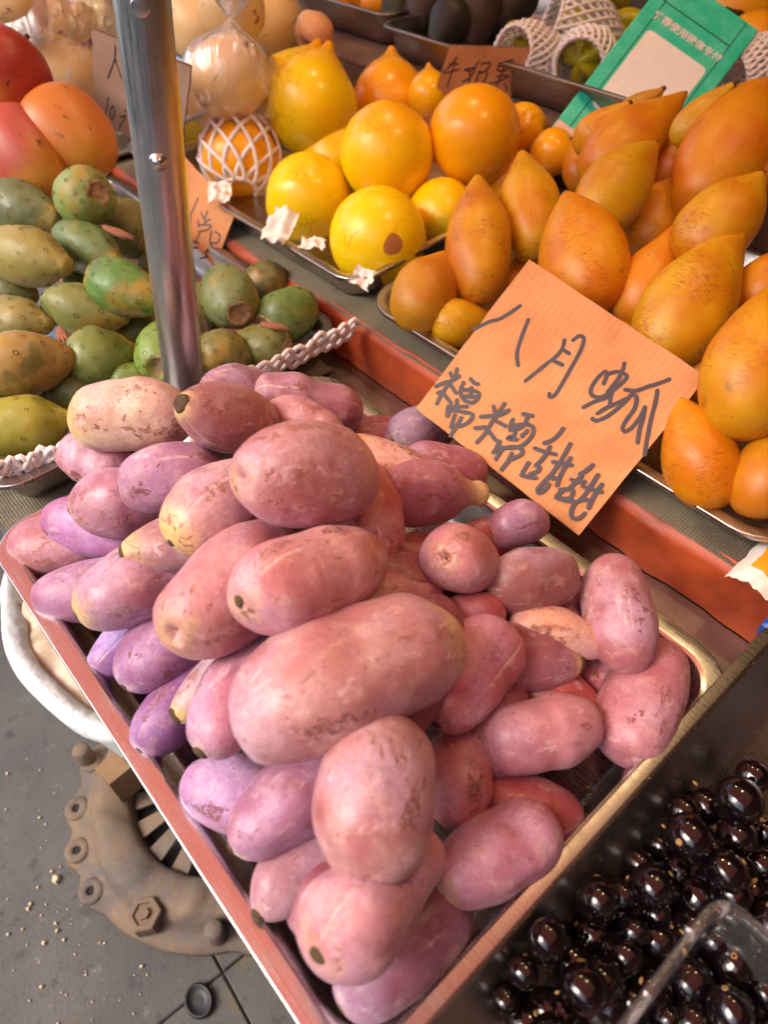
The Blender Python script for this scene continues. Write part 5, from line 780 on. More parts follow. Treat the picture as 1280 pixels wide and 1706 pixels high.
for bx_, by_, lab_ in ((0.30, 0.62, 'lit warm bulb over the berries, mirrored as a bright dot in them'), (-0.30, 0.70, 'lit warm bulb over the yellow fruit')):
    e = empty('hanging_bulb', (bx_, by_, 0.98), lab_, 'bulb', 'warm bulbs under the canopy')
    V, F = loft([[(r_ * math.cos(2 * math.pi * k / 20), r_ * math.sin(2 * math.pi * k / 20), z_) for k in range(20)] for r_, z_ in ((.001, -.035), (.012, -.033), (.024, -.024), (.030, -.008), (.028, .010), (.018, .026), (.012, .036))], True, True); obj('glass', V, F, 'bulb', e, True)
    V, F = tubes([[(0, 0, .036), (0, 0, .064), (0, 0, .066)]], .013, 12); obj('socket', V, F, 'cap', e, True)
    V, F = tubes([[(0, 0, .066), (0, 0, .14), (0, 0, .22)]], .003, 6); obj('wire', V, F, 'cap', e, True)
# ------------------------------------------------------------------ pole
p0, p1 = Vector((-0.0231, 0.1848, 0.0285)), Vector((-0.0077, 0.2133, 0.288)); d = (p1 - p0).normalized()
pb = p0 + d * ((GZ - p0.z) / d.z); pt = p0 + d * ((1.14 - p0.z) / d.z); ln = (pt - pb).length; pr = 0.0160
pole = empty('steel_pole', pb, 'shiny round steel pole rising between prickly pears and purple fruit', 'pole')
pole.rotation_mode = 'QUATERNION'; pole.rotation_quaternion = d.to_track_quat('Z', 'Y')
cc = lambda z, r, n=40: [(r * math.cos(2 * math.pi * k / n), r * math.sin(2 * math.pi * k / n), z) for k in range(n)]
V, F = loft([cc(0, pr), cc(0.3, pr), cc(0.6, pr), cc(ln, pr)]); obj('tube', V, F, 'tube', pole, True)
qi = pole.rotation_quaternion.inverted()
for (wx, rr, flat) in RIVETS:
    lp = qi @ (Vector(wx) - pb); ax = Vector((lp.x, lp.y, 0)).normalized(); b0 = Vector((0, 0, lp.z)) + ax * (pr - 0.0006)
    u = ax.orthogonal().normalized(); v_ = ax.cross(u); lps = []
    for h, q in (((0, 1.25), (0.0007, 1.2), (0.0008, 0.8), (0.0024, 0.72), (0.0034, 0.45), (0.0037, 0.12)) if not flat else ((0, 1.0), (0.0009, 0.98), (0.0011, 0.9), (0.0011, 0.1))):
        lps.append([b0 + ax * h + (u * math.cos(2 * math.pi * k / 20) + v_ * math.sin(2 * math.pi * k / 20)) * rr * q for k in range(20)])
    V, F = loft(lps); obj('rivet', V, F, 'tube', pole, True)
# ------------------------------------------------------------------ trays
tray('steel_tray', 0, 0.4225, -0.0025, 0.3056, 0.0, 0.0355, 0.0137, 'steel tray with red-mirroring rim heaped with purple fruit', 'steel3', rc=0.024, pan='steel')
tray('steel_tray', 0.4115, 0.86, -0.06, 0.357, 0.0065, 0.044, 0.0102, 'steel tray of glossy black berries beside the purple fruit', 'steel2', rc=0.016, wl=0.013)
tray('steel_tray', -0.52, -0.030, 0.018, 0.358, 0.004, 0.036, 0.012, 'steel tray of green prickly pears left of the pole', 'steel2')
tray('steel_tray', -0.50, -0.030, 0.372, 0.68, 0.041, 0.031, 0.010, 'steel tray of smooth round yellow fruit', slope=0.07, rc=0.026)
tray('steel_tray', -0.024, 0.395, 0.374, 0.69, 0.031, 0.0212, 0.011, 'steel tray heaped with pointed orange fruit', slope=0.07, rc=0.03)
tray('steel_tray', -0.40, 0.22, 0.72, 1.02, 0.131, 0.038, 0.009, 'steel tray of avocados and netted star fruit at the back', 'steel2', rc=0.02)
tray('steel_tray', -1.02, -0.408, 0.745, 1.02, 0.134, 0.040, 0.009, 'steel tray of small orange fruit at the top left of the back row', 'steel2', rc=0.02)
tray('steel_tray', -1.05, -0.525, 0.25, 0.66, 0.02, 0.03, 0.012, 'steel tray under the bagged melons and mangoes', 'steel2')
# ------------------------------------------------------------------ purple fruit
PR = {
 'std': [(0, 0), (.010, .27), (.055, .57), (.17, .85), (.36, .99), (.5, 1.01), (.64, .98), (.82, .84), (.945, .57), (.99, .27), (1, 0)],
 'egg': [(0, 0), (.012, .30), (.06, .58), (.18, .84), (.4, .98), (.6, 1), (.8, .93), (.93, .68), (.985, .36), (1, 0)],
 'pear': [(0, 0), (.015, .42), (.07, .76), (.2, 1), (.38, 1), (.56, .84), (.74, .76), (.9, .68), (.975, .4), (1, 0)],
 'neck': [(0, 0), (.02, .28), (.08, .39), (.16, .36), (.26, .5), (.37, .74), (.52, .97), (.75, 1), (.92, .76), (.985, .42), (1, 0)],
 'tip': [(0, 0), (.006, .16), (.04, .36), (.14, .62), (.3, .88), (.5, 1), (.72, .96), (.9, .72), (.98, .38), (1, 0)],
 'fold': [(0, 0), (.012, .40), (.06, .70), (.2, .92), (.36, 1), (.5, .90), (.62, .97), (.8, .92), (.94, .65), (.988, .33), (1, 0)],
 'dent': [(.05, 0), (.015, .12), (0, .26), (.02, .44), (.09, .69), (.22, .90), (.40, 1), (.60, .99), (.80, .86), (.935, .60), (.988, .29), (1, 0)],
}
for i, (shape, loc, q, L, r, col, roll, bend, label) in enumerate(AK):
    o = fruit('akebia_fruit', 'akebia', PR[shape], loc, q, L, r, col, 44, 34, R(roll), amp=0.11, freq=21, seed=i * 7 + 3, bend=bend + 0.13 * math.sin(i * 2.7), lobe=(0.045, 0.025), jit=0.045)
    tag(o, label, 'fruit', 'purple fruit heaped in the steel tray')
    # stem scar on the near end
    lp = []
    dx = {'dent': .055, 'tip': .004}.get(shape, .004); rs = (0.0040 if shape == 'tip' else 0.0024) + (i * 37 % 5) * 0.00035
    for h, k in ((0.0018, 1.2), (0.0, 1.05), (-0.0007, .8), (-0.0009, .5), (-0.0008, .15)):
        lp.append([(-L / 2 + dx * L + h, rs * k * (1 + .15 * math.sin(3 * a + i)) * math.sin(a), rs * k * math.cos(a)) for a in [2 * math.pi * j / 12 for j in range(12)]])
    V, F = loft(lp); obj('stem_scar', V, F, 'scar', o, True)
# ------------------------------------------------------------------ orange pointed fruit
TEAR = [(0, 0), (.004, .07), (.03, .15), (.10, .27), (.25, .56), (.42, .84), (.60, .99), (.74, .98), (.88, .78), (.965, .46), (1, 0)]
TEAR2 = [(0, 0), (.004, .075), (.03, .16), (.10, .33), (.25, .66), (.42, .91), (.58, 1), (.74, .95), (.88, .74), (.965, .44), (1, 0)]
for i, (kind, loc, q, L, r, col, label) in enumerate(CA):
    o = fruit('canistel_fruit', 'canistel', TEAR if kind else TEAR2, loc, q, L, r, col, 40, 32, i * 1.3, amp=0.05, freq=22, seed=i * 5 + 400, bend=0.10 * math.sin(i * 2.1), lobe=(0.02, 0.012))
    tag(o, label, 'fruit', 'pointed orange fruit heaped in a steel tray')
    V, F = loft([[(-L / 2 + h, k * math.sin(a), k * math.cos(a)) for a in [2 * math.pi * j / 10 for j in range(10)]] for h, k in ((0.0035, 0.0030), (-0.0004, 0.0022), (-0.0014, 0.0013))])
    obj('stem_nub', V, F, 'scar', o, True)
# ------------------------------------------------------------------ yellow round fruit
NIP = [(0, 0), (.006, .07), (.045, .12), (.10, .20), (.17, .36), (.28, .64), (.42, .90), (.58, 1), (.74, .93), (.89, .68), (.97, .38), (1, 0)]
RND = [(0, 0), (.004, .06), (.02, .2), (.08, .48), (.2, .77), (.38, .97), (.54, 1), (.72, .93), (.88, .68), (.97, .36), (1, 0)]
YOBJ = []
for i, (kind, loc, q, L, r, col, label) in enumerate(YE):
    o = fruit('abiu_fruit', 'abiu', NIP if kind else RND, loc, q, L, r, col, 48, 34, i * 0.9, amp=0.022, freq=14, seed=i * 3 + 800)
    tag(o, label, 'fruit', 'smooth yellow fruit in a steel tray'); YOBJ.append(o)
    if i == 6:   # the brown oval bruise on this one's skin
        o.data.materials[0] = m_abiu(tuple(o.rotation_quaternion.inverted() @ (Vector(BRUISE) - Vector(loc))))
# ------------------------------------------------------------------ prickly pears
BAR = [(.035, 0), (.03, .22), (.0, .34), (.004, .46), (.05, .66), (.18, .90), (.42, 1), (.64, .88), (.80, .62), (.91, .38), (.975, .26), (1, 0)]
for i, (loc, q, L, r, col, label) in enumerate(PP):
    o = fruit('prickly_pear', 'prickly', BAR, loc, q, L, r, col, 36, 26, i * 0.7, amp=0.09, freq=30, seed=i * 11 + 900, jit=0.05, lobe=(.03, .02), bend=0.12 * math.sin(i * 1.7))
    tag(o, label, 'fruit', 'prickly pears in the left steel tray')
    V, F = loft([[(-L / 2 + L * x, r * k * math.sin(a) * (1 + .06 * math.sin(5 * a + i)), r * k * math.cos(a) * (1 + .06 * math.sin(4 * a + i))) for a in [2 * math.pi * j / 20 for j in range(20)]] for x, k in ((.004, .45), (-.006, .40), (-.002, .34), (.014, .29), (.022, .18), (.020, .06))])
    obj('crown_disc', V, F, 'disc', o, True)
    me = o.data; vs = [v.co for v in me.vertices]; sv = []; rd = random.Random(i)
    for a in range(6):
        for b in range(10):
            x = .12 + .145 * a + (0.05 if b % 2 else 0); ang = 2 * math.pi * b / 10 + rd.uniform(-.12, .12) + a * .3
            k = int(round(np.interp(x, [0, 1], [3, 23]))); j = int(round(ang / (2 * math.pi) * 36)) % 36
            p = vs[1 + k * 36 + j]; n = me.vertices[1 + k * 36 + j].normal; u = n.orthogonal().normalized(); w_ = n.cross(u); s = rd.uniform(.0011, .0019)
            sv.append(loft([[p + n * h + (u * math.cos(2 * math.pi * c / 6) + w_ * math.sin(2 * math.pi * c / 6)) * s * q_ for c in range(6)] for h, q_ in ((-.0002, 1.2), (.0005, .8), (.0008, .2))]))
    V, F = merge(sv); stuff(obj('areoles', V, F, 'spot', o, True))
V, F = merge([tubes([[Vector(fb), Vector(fb) + Vector(fd) * .5 + Vector((0, .002 * k, .001)), Vector(fb) + Vector(fd) * (1 - .1 * abs(k)) + Vector((.003 * k, .003 * k, .001 * k))]], .0022, 5, False, [1, 1.3, .4]) for fb, fd in FLOW for k in (-1, 0, 1)])
tag(obj('dry_flower', V, F, 'flower', None, True), 'withered brown flower scraps among the prickly pears', 'flower')
# ------------------------------------------------------------------ mangoes
MGP = [(0, 0), (.01, .30), (.07, .62), (.22, .93), (.44, 1), (.68, .88), (.87, .62), (.97, .34), (1, 0)]
for i, (loc, q, L, r, col, label) in enumerate(MG):
    o = fruit('mango', 'mango', MGP, loc, q, L, r, col, 44, 30, i, amp=0.04, freq=12, seed=i + 60, lobe=(.05, 0)); tag(o, label, 'fruit', 'red mangoes')
    V, F = tubes([[(-L / 2 + .002, 0, 0), (-L / 2 - .003, .001, 0), (-L / 2 - .006, .002, .001)]], .0028, 8); obj('stem', V, F, 'scar', o, True)
OV = [(0, 0), (.012, .33), (.06, .62), (.18, .88), (.4, 1), (.62, .98), (.82, .82), (.94, .56), (.988, .28), (1, 0)]
for i, (loc, q, L, r, col, label) in enumerate(PE):
    o = fruit('pepino_melon', 'pepino', OV, loc, q, L, r, col, 36, 26, i, amp=0.05, freq=14, seed=i + 160); tag(o, label, 'melon', 'cream melons in clear bags')
AVP = [(0, 0), (.01, .22), (.06, .42), (.18, .6), (.35, .8), (.55, .98), (.72, 1), (.88, .78), (.97, .4), (1, 0)]
for i, (loc, q, L, r, col, label) in enumerate(AV):
    o = fruit('avocado', 'avocado', AVP, loc, q, L, r, col, 36, 26, i, amp=0.04, freq=18, seed=i + 260); tag(o, label, 'fruit', 'avocados in the back tray')
for i, (loc, q, L, r, col, label) in enumerate(YM):
    o = fruit('yellow_mango', 'ymango', MGP, loc, q, L, r, col, 36, 26, i, amp=0.04, freq=14, seed=i + 360); tag(o, label, 'fruit', 'yellow fruit in the back row')
STP = [(0, 0), (.02, .35), (.1, .7), (.3, .97), (.55, 1), (.8, .85), (.95, .45), (1, 0)]
for i, (loc, q, L, r, col, label) in enumerate(SF):
    o = fruit('star_fruit', 'star', STP, loc, q, L, r, col, 60, 24, i, ridges=(5, .62), seed=i); tag(o, label, 'fruit', 'green-yellow star fruit in foam nets')
# ------------------------------------------------------------------ foam nets
def net(name, loc, quat, r, n, rows, a0, a1, label, strand, stretch=1.0, wob=0.0, rim=True):
    """diamond lattice sock round an ellipsoid whose axis is local X; a0..a1 polar angle span"""
    paths = []
    for sgn in (1, -1):
        for k in range(n):
            pth = []
            for s in range(rows * 4 + 1):
                t = s / (rows * 4); pol = a0 + (a1 - a0) * t; az = 2 * math.pi * (k / n + sgn * 0.5 * rows * t / n)
                # zig-zag so neighbours touch at the knots
                az += 0.0
                rr = r * (1 + wob * ns(3 * math.cos(az), 3 * math.sin(az), 2 * pol + r * 90)) + sgn * strand * 0.35
                pth.append((-rr * stretch * math.cos(pol), rr * math.sin(pol) * math.sin(az), rr * math.sin(pol) * math.cos(az)))
            paths.append(pth)
    V, F = tubes(paths, strand, 6)
    if rim:
        for pol in (a0, a1):
            lp = [(-r * stretch * math.cos(pol), r * math.sin(pol) * math.sin(2 * math.pi * k / (n * 4)) * (1 + .03 * (k % 4)), r * math.sin(pol) * math.cos(2 * math.pi * k / (n * 4)) * (1 + .03 * (k % 4))) for k in range(n * 4)]
            v2, f2 = tubes([lp], strand * 1.15, 6, True); b = len(V); V += v2; F += [tuple(i + b for i in x) for x in f2]
    return tag(obj(name, V, F, 'foam', None, True, loc, quat), label, 'foam net', 'white foam nets')
for args in NETS: net('foam_net', *args)
def netband(name, a, b, width, up, n, label):
    a = Vector(a); b = Vector(b); ax = (b - a); Ln = ax.length; ax.normalize(); up = Vector(up).normalized(); paths = []; nr = ax.cross(up)
    for row in range(2):
        for ph in (0, 1):
            pth = []
            for s in range(n * 8 + 1):
                t = s / (n * 8); o_ = math.sin(math.pi * (t * n * 2) + ph * math.pi) * width / 3.6
                pth.append(a + ax * (Ln * t) + up * (width * (row + .5) / 2 - width / 2 + o_ + 0.003 * ns(t * 5, row * .3, 2)) + nr * (0.004 * ns(t * 7, row * .8, 9) + 0.0008 * ph))
            paths.append(pth)
    V, F = tubes(paths, 0.0025, 6); return tag(obj(name, V, F, 'foam', None, True), label, 'foam net', 'white foam nets')
for args in BANDS: netband('foam_net_strip', *args)
# tissue scraps
for i, (loc, sx, sy, rz, tilt, label) in enumerate(TIS):
    sx, sy = sx * .72, sy * .72
    V, F = grid(-1, 1, -1, 1, 16, 16, lambda x, y: (x * sx * (1 - .2 * abs(ns(y * 2, i, 1))), y * sy * (1 - .25 * abs(ns(x * 2, i, 4))), 0.009 * ns(x * 1.6, y * 1.6, i * 3.3) + 0.003 * ns(x * 5, y * 5, i * 3.3)))
    o = obj('tissue_paper', V, F, 'paper', None, True, loc); o.rotation_euler = (R(tilt), 0, R(rz)); tag(o, label, 'tissue paper', 'white tissue in the yellow fruit tray')
# ------------------------------------------------------------------ cardboard signs
def stroke_mesh(polys, width, z):
    V = []; F = []
    for li, pl in enumerate(polys):
        P = [Vector((p[0], p[1])) for p in pl]
        if len(P) > 2:
            c = catmull([tuple(p) for p in P], (len(P) - 1) * 4); P = [Vector(p) for p in c]
        n = len(P); b = len(V); zz = z + 0.00002 * li
        for i in range(n):
            d = (P[min(i + 1, n - 1)] - P[max(i - 1, 0)]); d = d.normalized() if d.length > 1e-9 else Vector((1, 0)); nn = Vector((-d.y, d.x))
            wd = width * 0.5 * (1 + 0.14 * ns(i * .4, li * 3.7, 1))
            for s in (1, -1): V.append((P[i].x + nn.x * wd * s, P[i].y + nn.y * wd * s, zz))
        for i in range(n - 1): F.append((b + 2 * i, b + 2 * i + 1, b + 2 * i + 3, b + 2 * i + 2))
        for e, sg in ((0, 1), (n - 1, -1)):
            d = (P[1] - P[0]) if e == 0 else (P[-2] - P[-1]); d = d.normalized() if d.length > 1e-9 else Vector((1, 0)); nn = Vector((-d.y, d.x)); c0 = len(V); rr = width * .5
            V.append((P[e].x, P[e].y, zz + .000006))
            for k in range(9):
                a = math.pi * (k / 8) + math.pi / 2; q = d * math.cos(a) * rr + nn * math.sin(a) * rr; V.append((P[e].x + q.x, P[e].y + q.y, zz + .000006))
            for k in range(8): F.append((c0, c0 + 1 + k, c0 + 2 + k))
    return V, F
for (loc, quat, corners, polys, wd, mat, label) in SIGNS:
    e = empty('price_card', loc, label, 'sign', 'handwritten cardboard signs'); e.rotation_mode = 'QUATERNION'; e.rotation_quaternion = quat
    n = 14; edge = []
    for k in range(4):
        a = Vector(corners[k]); b = Vector(corners[(k + 1) % 4]); nn = Vector((-(b - a).y, (b - a).x)).normalized()
        for i in range(n): t = i / n; edge.append(a + (b - a) * t + nn * (0.0009 * ns(t * 9, k * 7.1, len(polys)) if i else 0))
    th = 0.0032
    fr = [(p.x, p.y, 0) for p in edge]; bk = [(p.x, p.y, -th) for p in edge]
    N = len(fr); obj('face', fr + bk, [list(range(N)), list(range(2 * N - 1, N - 1, -1))], mat, e)
    ins = [(p.x * .998, p.y * .998, -.0002) for p in edge]; inb = [(p.x * .998, p.y * .998, -th + .0002) for p in edge]
    obj('cut_edge', ins + inb, [(i, N + i, N + (i + 1) % N, (i + 1) % N) for i in range(N)], 'cardedge', e)
    for grp in ([polys[:2], polys[2:]] if len(polys) < 10 else [polys]):
        V, F = stroke_mesh(grp, wd, 0.0002); obj('lettering', V, F, 'ink', e)
# ------------------------------------------------------------------ green payment board
loc, quat, W_, H_ = BOARD
e = empty('payment_board', loc, 'turquoise payment board with white panel leaning behind the orange fruit', 'sign'); e.rotation_mode = 'QUATERNION'; e.rotation_quaternion = quat
V, F = box(-W_ / 2, W_ / 2, -H_ / 2, H_ / 2, -.004, 0, .0012); obj('board', V, F, 'green', e)
def plate(name, x0, x1, y0, y1, z, mat, rad=.004):
    V, F = loft([[(x, y, z - .0003) for x, y in rrect(x0, x1, y0, y1, rad, 4)], [(x, y, z) for x, y in rrect(x0, x1, y0, y1, rad, 4)]]); return obj(name, V, F, mat, e)
plate('white_panel', -W_ * .335, W_ * .335, -H_ * .24, H_ * .205, .0006, 'white', .006)
plate('bottom_strip', -W_ * .5 + .0012, W_ * .5 - .0012, -H_ * .5 + .0012, -H_ * .38, .0005, 'pinkprint', .001)
for x0, x1, y0, y1 in ((-W_ * .37, -W_ * .363, -H_ * .38, H_ * .42), (W_ * .363, W_ * .37, -H_ * .38, H_ * .49), (-W_ * .49, W_ * .37, H_ * .352, H_ * .356)):
    plate('seam_line', x0, x1, y0, y1, .0005, 'line', .0003)
cu = bpy.data.curves.new('print', 'FONT'); cu.body = '推荐使用微信支付'; cu.align_x = 'CENTER'; cu.align_y = 'CENTER'; cu.size = W_ * .095; cu.offset = W_ * .0022; cu.extrude = .0002
to = bpy.data.objects.new('print', cu); C.objects.link(to); bpy.context.view_layer.update()
tm = bpy.data.meshes.new_from_object(to.evaluated_get(bpy.context.evaluated_depsgraph_get())); bpy.data.objects.remove(to)
tm.materials.clear(); tm.materials.append(M['white']); pt_ = bpy.data.objects.new('printed_lettering', tm); C.objects.link(pt_); pt_.parent = e; pt_.location = (0, H_ * .275, .0006)
# ------------------------------------------------------------------ clear bags round the melons
def bag(loc, quat, rx, ry, h, flare, label, seed, lean):
    prof = [(.02, 0), (.7, .03), (.98, .2), (1.0, .42), (.88, .6), (.58, .76), (.24, .89), (.045, 1.0), (.09, 1.04), (.30, 1 + .35 * flare), (.52, 1 + .7 * flare), (.66, 1 + flare)]
    c = catmull(prof, 52); V = []; n = 120
    for q, hh in c:
        t = min(1, max(0, hh)); lh = min(hh, 1.0) ** 1.6
        for k in range(n):
            a = 2 * math.pi * k / n; cx_, sx_ = math.cos(a), math.sin(a)
            wr = (.03 + .10 * max(0, t - .3)) * ns(cx_ * 4 + seed, sx_ * 4, hh * 1.2) + (.01 + .34 * max(0, t - .4)) * ns(cx_ * 13 + seed, sx_ * 13, hh * .8)
            V.append((rx * q * (1 + wr) * cx_ + lean[0] * lh * h, ry * q * (1 + wr) * sx_ + lean[1] * lh * h, h * hh + .004 * ns(a, hh * 3, seed)))
    F = [(i * n + j, i * n + (j + 1) % n, (i + 1) * n + (j + 1) % n, (i + 1) * n + j) for i in range(len(c) - 1) for j in range(n)]
    o = obj('plastic_bag', V, F, 'film', None, True, loc, quat); tag(o, label, 'plastic bag', 'clear bags of melons'); return o
for args in BAGS: bag(*args)
# ------------------------------------------------------------------ black berries and their clear box
BP = [(0, 0), (.01, .24), (.06, .52), (.2, .82), (.42, 1), (.6, 1), (.8, .84), (.94, .52), (.99, .24), (1, 0)]
BPV = [BP, [(.03, 0), (.0, .16), (.015, .34), (.08, .60), (.22, .86), (.42, 1), (.6, .98), (.8, .82), (.94, .5), (.99, .24), (1, 0)], [(0, 0), (.01, .22), (.06, .48), (.2, .80), (.45, 1.03), (.66, .97), (.84, .74), (.95, .44), (.99, .2), (1, 0)]]
bmes = []
vv, ff = loft([[(-.0104 + h, k * math.sin(a), k * math.cos(a)) for a in [2 * math.pi * j / 9 for j in range(9)]] for h, k in ((.0006, .0017), (-.0003, .0015), (-.0006, .0010), (.0002, .0005))])
sme = None
for i, (loc, q, s, label) in enumerate(BE):
    if len(bmes) < 6:
        bv, bf, bs = fruit_geo(BPV[i % 3], .0208, .0104, 30, 20, .05, 70, 5 + i, lobe=(.02, .015))
        o = obj('jabuticaba_berry', bv, [x[::-1] for x in bf], 'berry', None, True); bmes.append(o.data)
    else:
        o = bpy.data.objects.new('jabuticaba_berry', bmes[i * 7 % 6]); C.objects.link(o)
    if sme is None:
        c = obj('navel', vv, ff, 'crumb2', o, True); sme = c.data
    else:
        c = bpy.data.objects.new('navel', sme); C.objects.link(c); c.parent = o
    o.location = loc; o.rotation_mode = 'QUATERNION'; o.rotation_quaternion = q; o.scale = (s * (1 + .05 * math.sin(i)), s * (1.02 + .05 * math.sin(i * 2.3)), s * (1 + .04 * math.cos(i * 1.7)))
    tag(o, label, 'berry', 'glossy black berries')
bits = []; rd = random.Random(4)
for (x, y, z) in HUSK:
    s = rd.uniform(.0012, .0024); u = Vector((rd.uniform(-1, 1), rd.uniform(-1, 1), rd.uniform(.2, 1))).normalized(); bits.append(tubes([[Vector((x, y, z)), Vector((x, y, z)) + u * s, Vector((x, y, z)) + u * s * 1.9]], s * .6, 6, False, [.7, 1, .3]))
V, F = merge(bits); o = stuff(obj('berry_husks', V, F, 'crumb2', None, True)); tag(o, 'tiny yellow stalk ends scattered among the black berries', 'husks')
(bx0, bx1, by0, by1, bz, bd) = BOX
e = empty('clear_box', ((bx0 + bx1) / 2, (by0 + by1) / 2, bz - bd), 'clear plastic punnet of black berries in the lower right corner', 'box'); mp = Matrix.Translation(-e.location)
Lb = lambda ins, z, rad: [(x, y, z) for x, y in rrect(bx0 + ins, bx1 - ins, by0 + ins, by1 - ins, rad, 6)]
V, F = loft([Lb(0, bz - .004, .014), Lb(0, bz - .001, .014), Lb(.0008, bz, .014), Lb(.0042, bz, .013), Lb(.005, bz - .001, .013), Lb(.0055, bz - .003, .013)], False); o = obj('rim', V, F, 'boxrim', e, True); o.matrix_parent_inverse = mp
V, F = loft([Lb(.0055, bz - .003, .013), Lb(.0085, bz - bd * .6, .012), Lb(.012, bz - bd, .010)]); o = obj('shell', V, F, 'box', e, True); o.matrix_parent_inverse = mp
# ------------------------------------------------------------------ white tub with peelings under the tray
cx, cy, rb, zb = TUB
e = empty('white_tub', (cx, cy, GZ), 'white round tub with thick rim and pale scraps below the tray', 'tub'); z0 = zb - GZ
def ring(r, z, n=120, wob=0): return [((r + wob * (ns(math.cos(a) * 2.5, math.sin(a) * 2.5, z * 20) + .5 * ns(math.cos(a) * 12, math.sin(a) * 12, z * 60))) * math.cos(a), (r + wob * ns(math.cos(a) * 2.5, math.sin(a) * 2.5, z * 20)) * math.sin(a), z + wob * .6 * ns(math.cos(a) * 3, math.sin(a) * 3, r * 9)) for a in [2 * math.pi * k / n for k in range(n)]]
V, F = loft([ring(rb * .72, .002), ring(rb * .8, z0 * .3, wob=.006), ring(rb * .93, z0 * .8, wob=.008), ring(rb * .985, z0 - .012, wob=.012), ring(rb, z0 - .003, wob=.012), ring(rb * .985, z0 + .004, wob=.012), ring(rb * .95, z0 + .004, wob=.014), ring(rb * .90, z0 - .004, wob=.016), ring(rb * .87, z0 - .03, wob=.008), ring(rb * .8, z0 - .06)], True, True)
obj('shell', V, F, 'plasticwhite', e, True)
V, F = grid(-rb * .6, rb * .6, -rb * .6, rb * .6, 46, 46, lambda x, y: (x * 1.5 * math.sqrt(max(0, 1 - (y / (rb * .6)) ** 2 / 2)), y * 1.5 * math.sqrt(max(0, 1 - (x / (rb * .6)) ** 2 / 2)), z0 - .008 + .012 * ns(x * 26, y * 26, 2) + .008 * ns(x * 70, y * 70, 5)))
stuff(obj('scraps', V, F, 'peel', e, True))
# ------------------------------------------------------------------ rusty clutch plate on the ground
px, py, prd = PLATE
e = empty('iron_clutch_plate', (px, py, GZ), 'rusty brown cast iron clutch plate lying on the pavement', 'iron plate')
def oring(r, z, b=0.0, n=180):
    out = []
    for k in range(n):
        a = 2 * math.pi * k / n; s = max(max(0, math.cos(min(abs((a - b + math.pi) % (2 * math.pi) - math.pi), .2) / .2 * math.pi / 2)) ** 2 for b in EARS)
        rr = r * (1 + b * (s - .35)) + .0014 * ns(math.cos(a) * 6, math.sin(a) * 6, z * 60 + r * 9); out.append((rr * math.cos(a), rr * math.sin(a), z + (.0016 * ns(math.cos(a) * 5, math.sin(a) * 5, r * 40) + (.004 * max(0, math.sin(11 * a + r * 30)) ** 3 if .64 < r / prd < .80 else 0) + .0007 * ns(math.cos(a) * 22, math.sin(a) * 22, r * 160))))
    return out
V, F = loft([oring(prd * .97, .002, .06), oring(prd * .985, .006, .07), oring(prd * .97, .012, .06), oring(prd * .90, .014, .03), oring(prd * .86, .016), oring(prd * .835, .024), oring(prd * .82, .030), oring(prd * .79, .034), oring(prd * .76, .036), oring(prd * .73, .0365), oring(prd * .70, .036), oring(prd * .66, .0355), oring(prd * .63, .034), oring(prd * .60, .032), oring(prd * .575, .026), oring(prd * .565, .004)], False)
obj('casting', V, F, 'rust', e, True)
for k in range(18):
    a = 2 * math.pi * k / 18; lps = []
    for r_, z_, hw in ((prd * .56, .020, .0100), (prd * .40, .026, .0072), (prd * .26, .034, .0048)):
        u = Vector((math.cos(a), math.sin(a), 0)); t_ = Vector((-u.y, u.x, 0)); lps.append([u * r_ + t_ * hw + Vector((0, 0, z_)), u * r_ - t_ * hw + Vector((0, 0, z_)), u * r_ - t_ * hw + Vector((0, 0, z_ - .003)), u * r_ + t_ * hw + Vector((0, 0, z_ - .003))])
    V, F = loft(lps, True, True); obj('spring_finger', V, F, 'rust', e)
for a in EARS:
    u = Vector((math.cos(a), math.sin(a), 0)) * prd * .945
    lps = [[(u.x + r_ * math.cos(b), u.y + r_ * math.sin(b), z_) for b in [2 * math.pi * j / 18 for j in range(18)]] for r_, z_ in ((.0145, .004), (.0138, .0150), (.0115, .0165), (.0052, .0165), (.0046, .0155), (.0046, .0142))]
    V, F = loft(lps, False); obj('bolt_ear', V, F, 'rust', e, True)
    V, F = loft([[(u.x + r_ * math.cos(b), u.y + r_ * math.sin(b), .0144) for b in [2 * math.pi * j / 14 for j in range(14)]] for r_ in (.0047, .0001)]); obj('bolt_hole_shade', V, F, 'dark', e)  # flat dark disc paints the shade inside the hole
for k, (ux, uy, hx) in enumerate(NUTS):
    u = Vector((ux, uy, 0))
    if hx:
        hexr = lambda r_, z_, n=6: [(u.x + r_ * math.cos(2 * math.pi * j / n + k), u.y + r_ * math.sin(2 * math.pi * j / n + k), z_) for j in range(n)]
        V, F = loft([hexr(.018, .020), hexr(.018, .040), hexr(.0165, .0415), hexr(.012, .0415), hexr(.011, .039), hexr(.006, .039), hexr(.0055, .043), hexr(.001, .043)]); obj('hex_nut', V, F, 'rust', e)
    else:
        V, F = loft([[(u.x + r_ * math.cos(b), u.y + r_ * math.sin(b), z_) for b in [2 * math.pi * j / 16 for j in range(16)]] for r_, z_ in ((.0105, .014), (.010, .0385), (.0075, .041), (.001, .0415))]); obj('rivet', V, F, 'rust', e, True)
V, F = loft([[(BLK[0] + dx_ * k, BLK[1] + dy_ * k, z_) for dx_, dy_ in ((-.012, -.016), (.016, -.012), (.014, .016), (-.014, .012))] for z_, k in ((GZ + .0365, .97), (GZ + .038, 1), (GZ + .088, 1), (GZ + .09, .96))], True, True)
tag(obj('wood_block', V, F, 'wood'), 'tan wooden block on the iron plate beside the white tub', 'block')
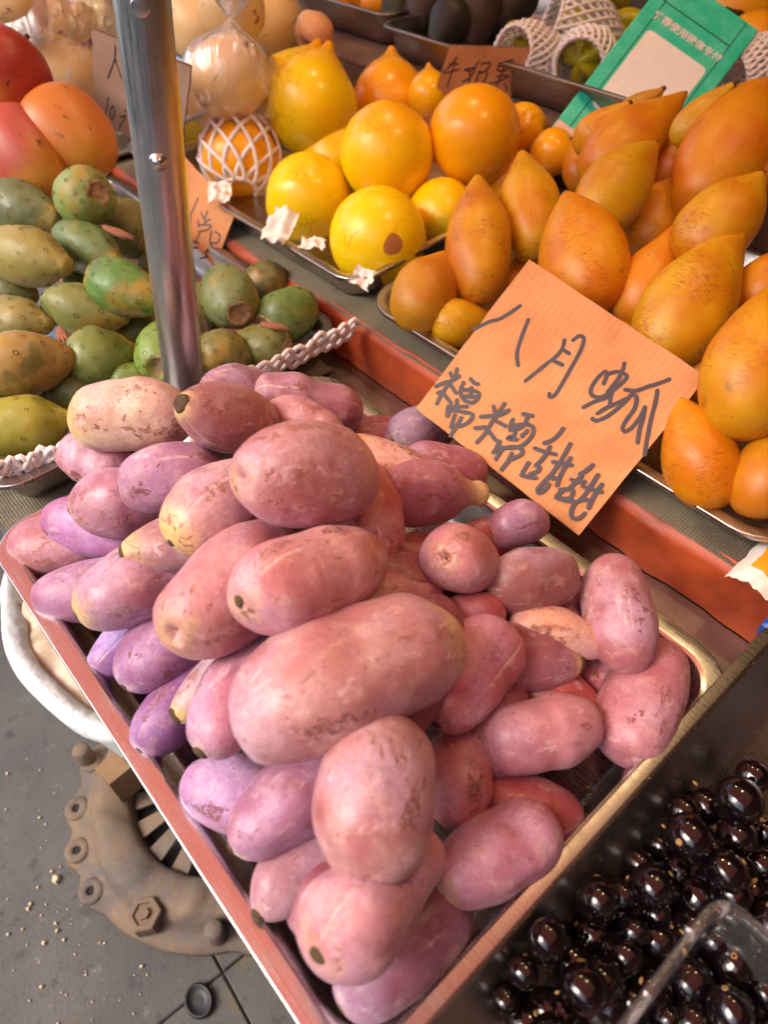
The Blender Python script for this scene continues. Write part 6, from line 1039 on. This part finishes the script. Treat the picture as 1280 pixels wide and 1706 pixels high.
# bottle cap, crumbs
x, y = CAPXY
V, F = loft([[(x + r_ * math.cos(b) * (1.25 if 1 else 1), y + r_ * math.sin(b), GZ + z_) for b in [2 * math.pi * j / 28 for j in range(28)]] for r_, z_ in ((.0125, .0008), (.0135, .004), (.0125, .0075), (.0110, .0078), (.0100, .0055), (.0040, .0050), (.0005, .0052))])
tag(obj('bottle_cap', V, F, 'cap', None, True), 'small black round cap lying by the slab joint', 'cap')
bits = []; rd = random.Random(9)
for k in range(170):
    x = rd.gauss(.08, .14); y = rd.gauss(-.16, .08); s = rd.choice((.0006, .0008, .0011, .0016)) * rd.uniform(.7, 1.3)
    if k == 0: x, y, s = CRUMB0[0], CRUMB0[1], .0042
    a = rd.uniform(0, 3); lo = []
    for z_, q in ((0, .8), (.5, 1.1), (1.2, .7)): lo.append([(x + s * q * math.cos(a + j * 1.2566) * (1.4 if j % 2 else .9), y + s * q * math.sin(a + j * 1.2566), GZ + .0008 + s * z_) for j in range(5)])
    bits.append(loft(lo, True, True))
V, F = merge(bits); tag(stuff(obj('crumbs', V, F, 'crumb', None)), 'pale crumbs scattered over the grey pavement', 'crumbs')
# ------------------------------------------------------------------ small things at the right edge
x, y, z = PACK
V, F = grid(-1, 1, -1, 1, 14, 14, lambda a, b: (x + a * .016 + .003 * ns(b * 3, 1, 2), y + b * .03, z + .012 * (1 - a * a) * (1 - .4 * b * b) + .003 * ns(a * 4, b * 4, 3)))
pk = tag(obj('paper_packet', V, F, 'paper', None, True), 'crumpled white packet with orange print at the right edge', 'packet')
V, F = grid(-.5, .9, -.6, .6, 8, 8, lambda a, b: (x + a * .016 + .003 * ns(b * 3, 1, 2), y + b * .03, z + .0006 + .012 * (1 - a * a) * (1 - .4 * b * b) + .003 * ns(a * 4, b * 4, 3))); obj('orange_print', V, F, 'orange', pk, True)
x, y, z = CLIP
V, F = box(x, x + .03, y - .004, y + .012, z - .008, z + .006, .002); o = tag(obj('blue_clip', V, F, 'blue'), 'small blue plastic clip on the orange-red cloth edge', 'clip')
x, y, z = FOIL
V, F = grid(-1, 1, -1, 1, 20, 20, lambda a, b: (x + a * .05, y + b * .022, z + .012 * (1 - b * b) + .0035 * ns(a * 6, b * 5, 3)))
tag(obj('gold_foil', V, F, 'foil', None, True), 'crinkled gold foil band lying on the yellow mangoes', 'foil')
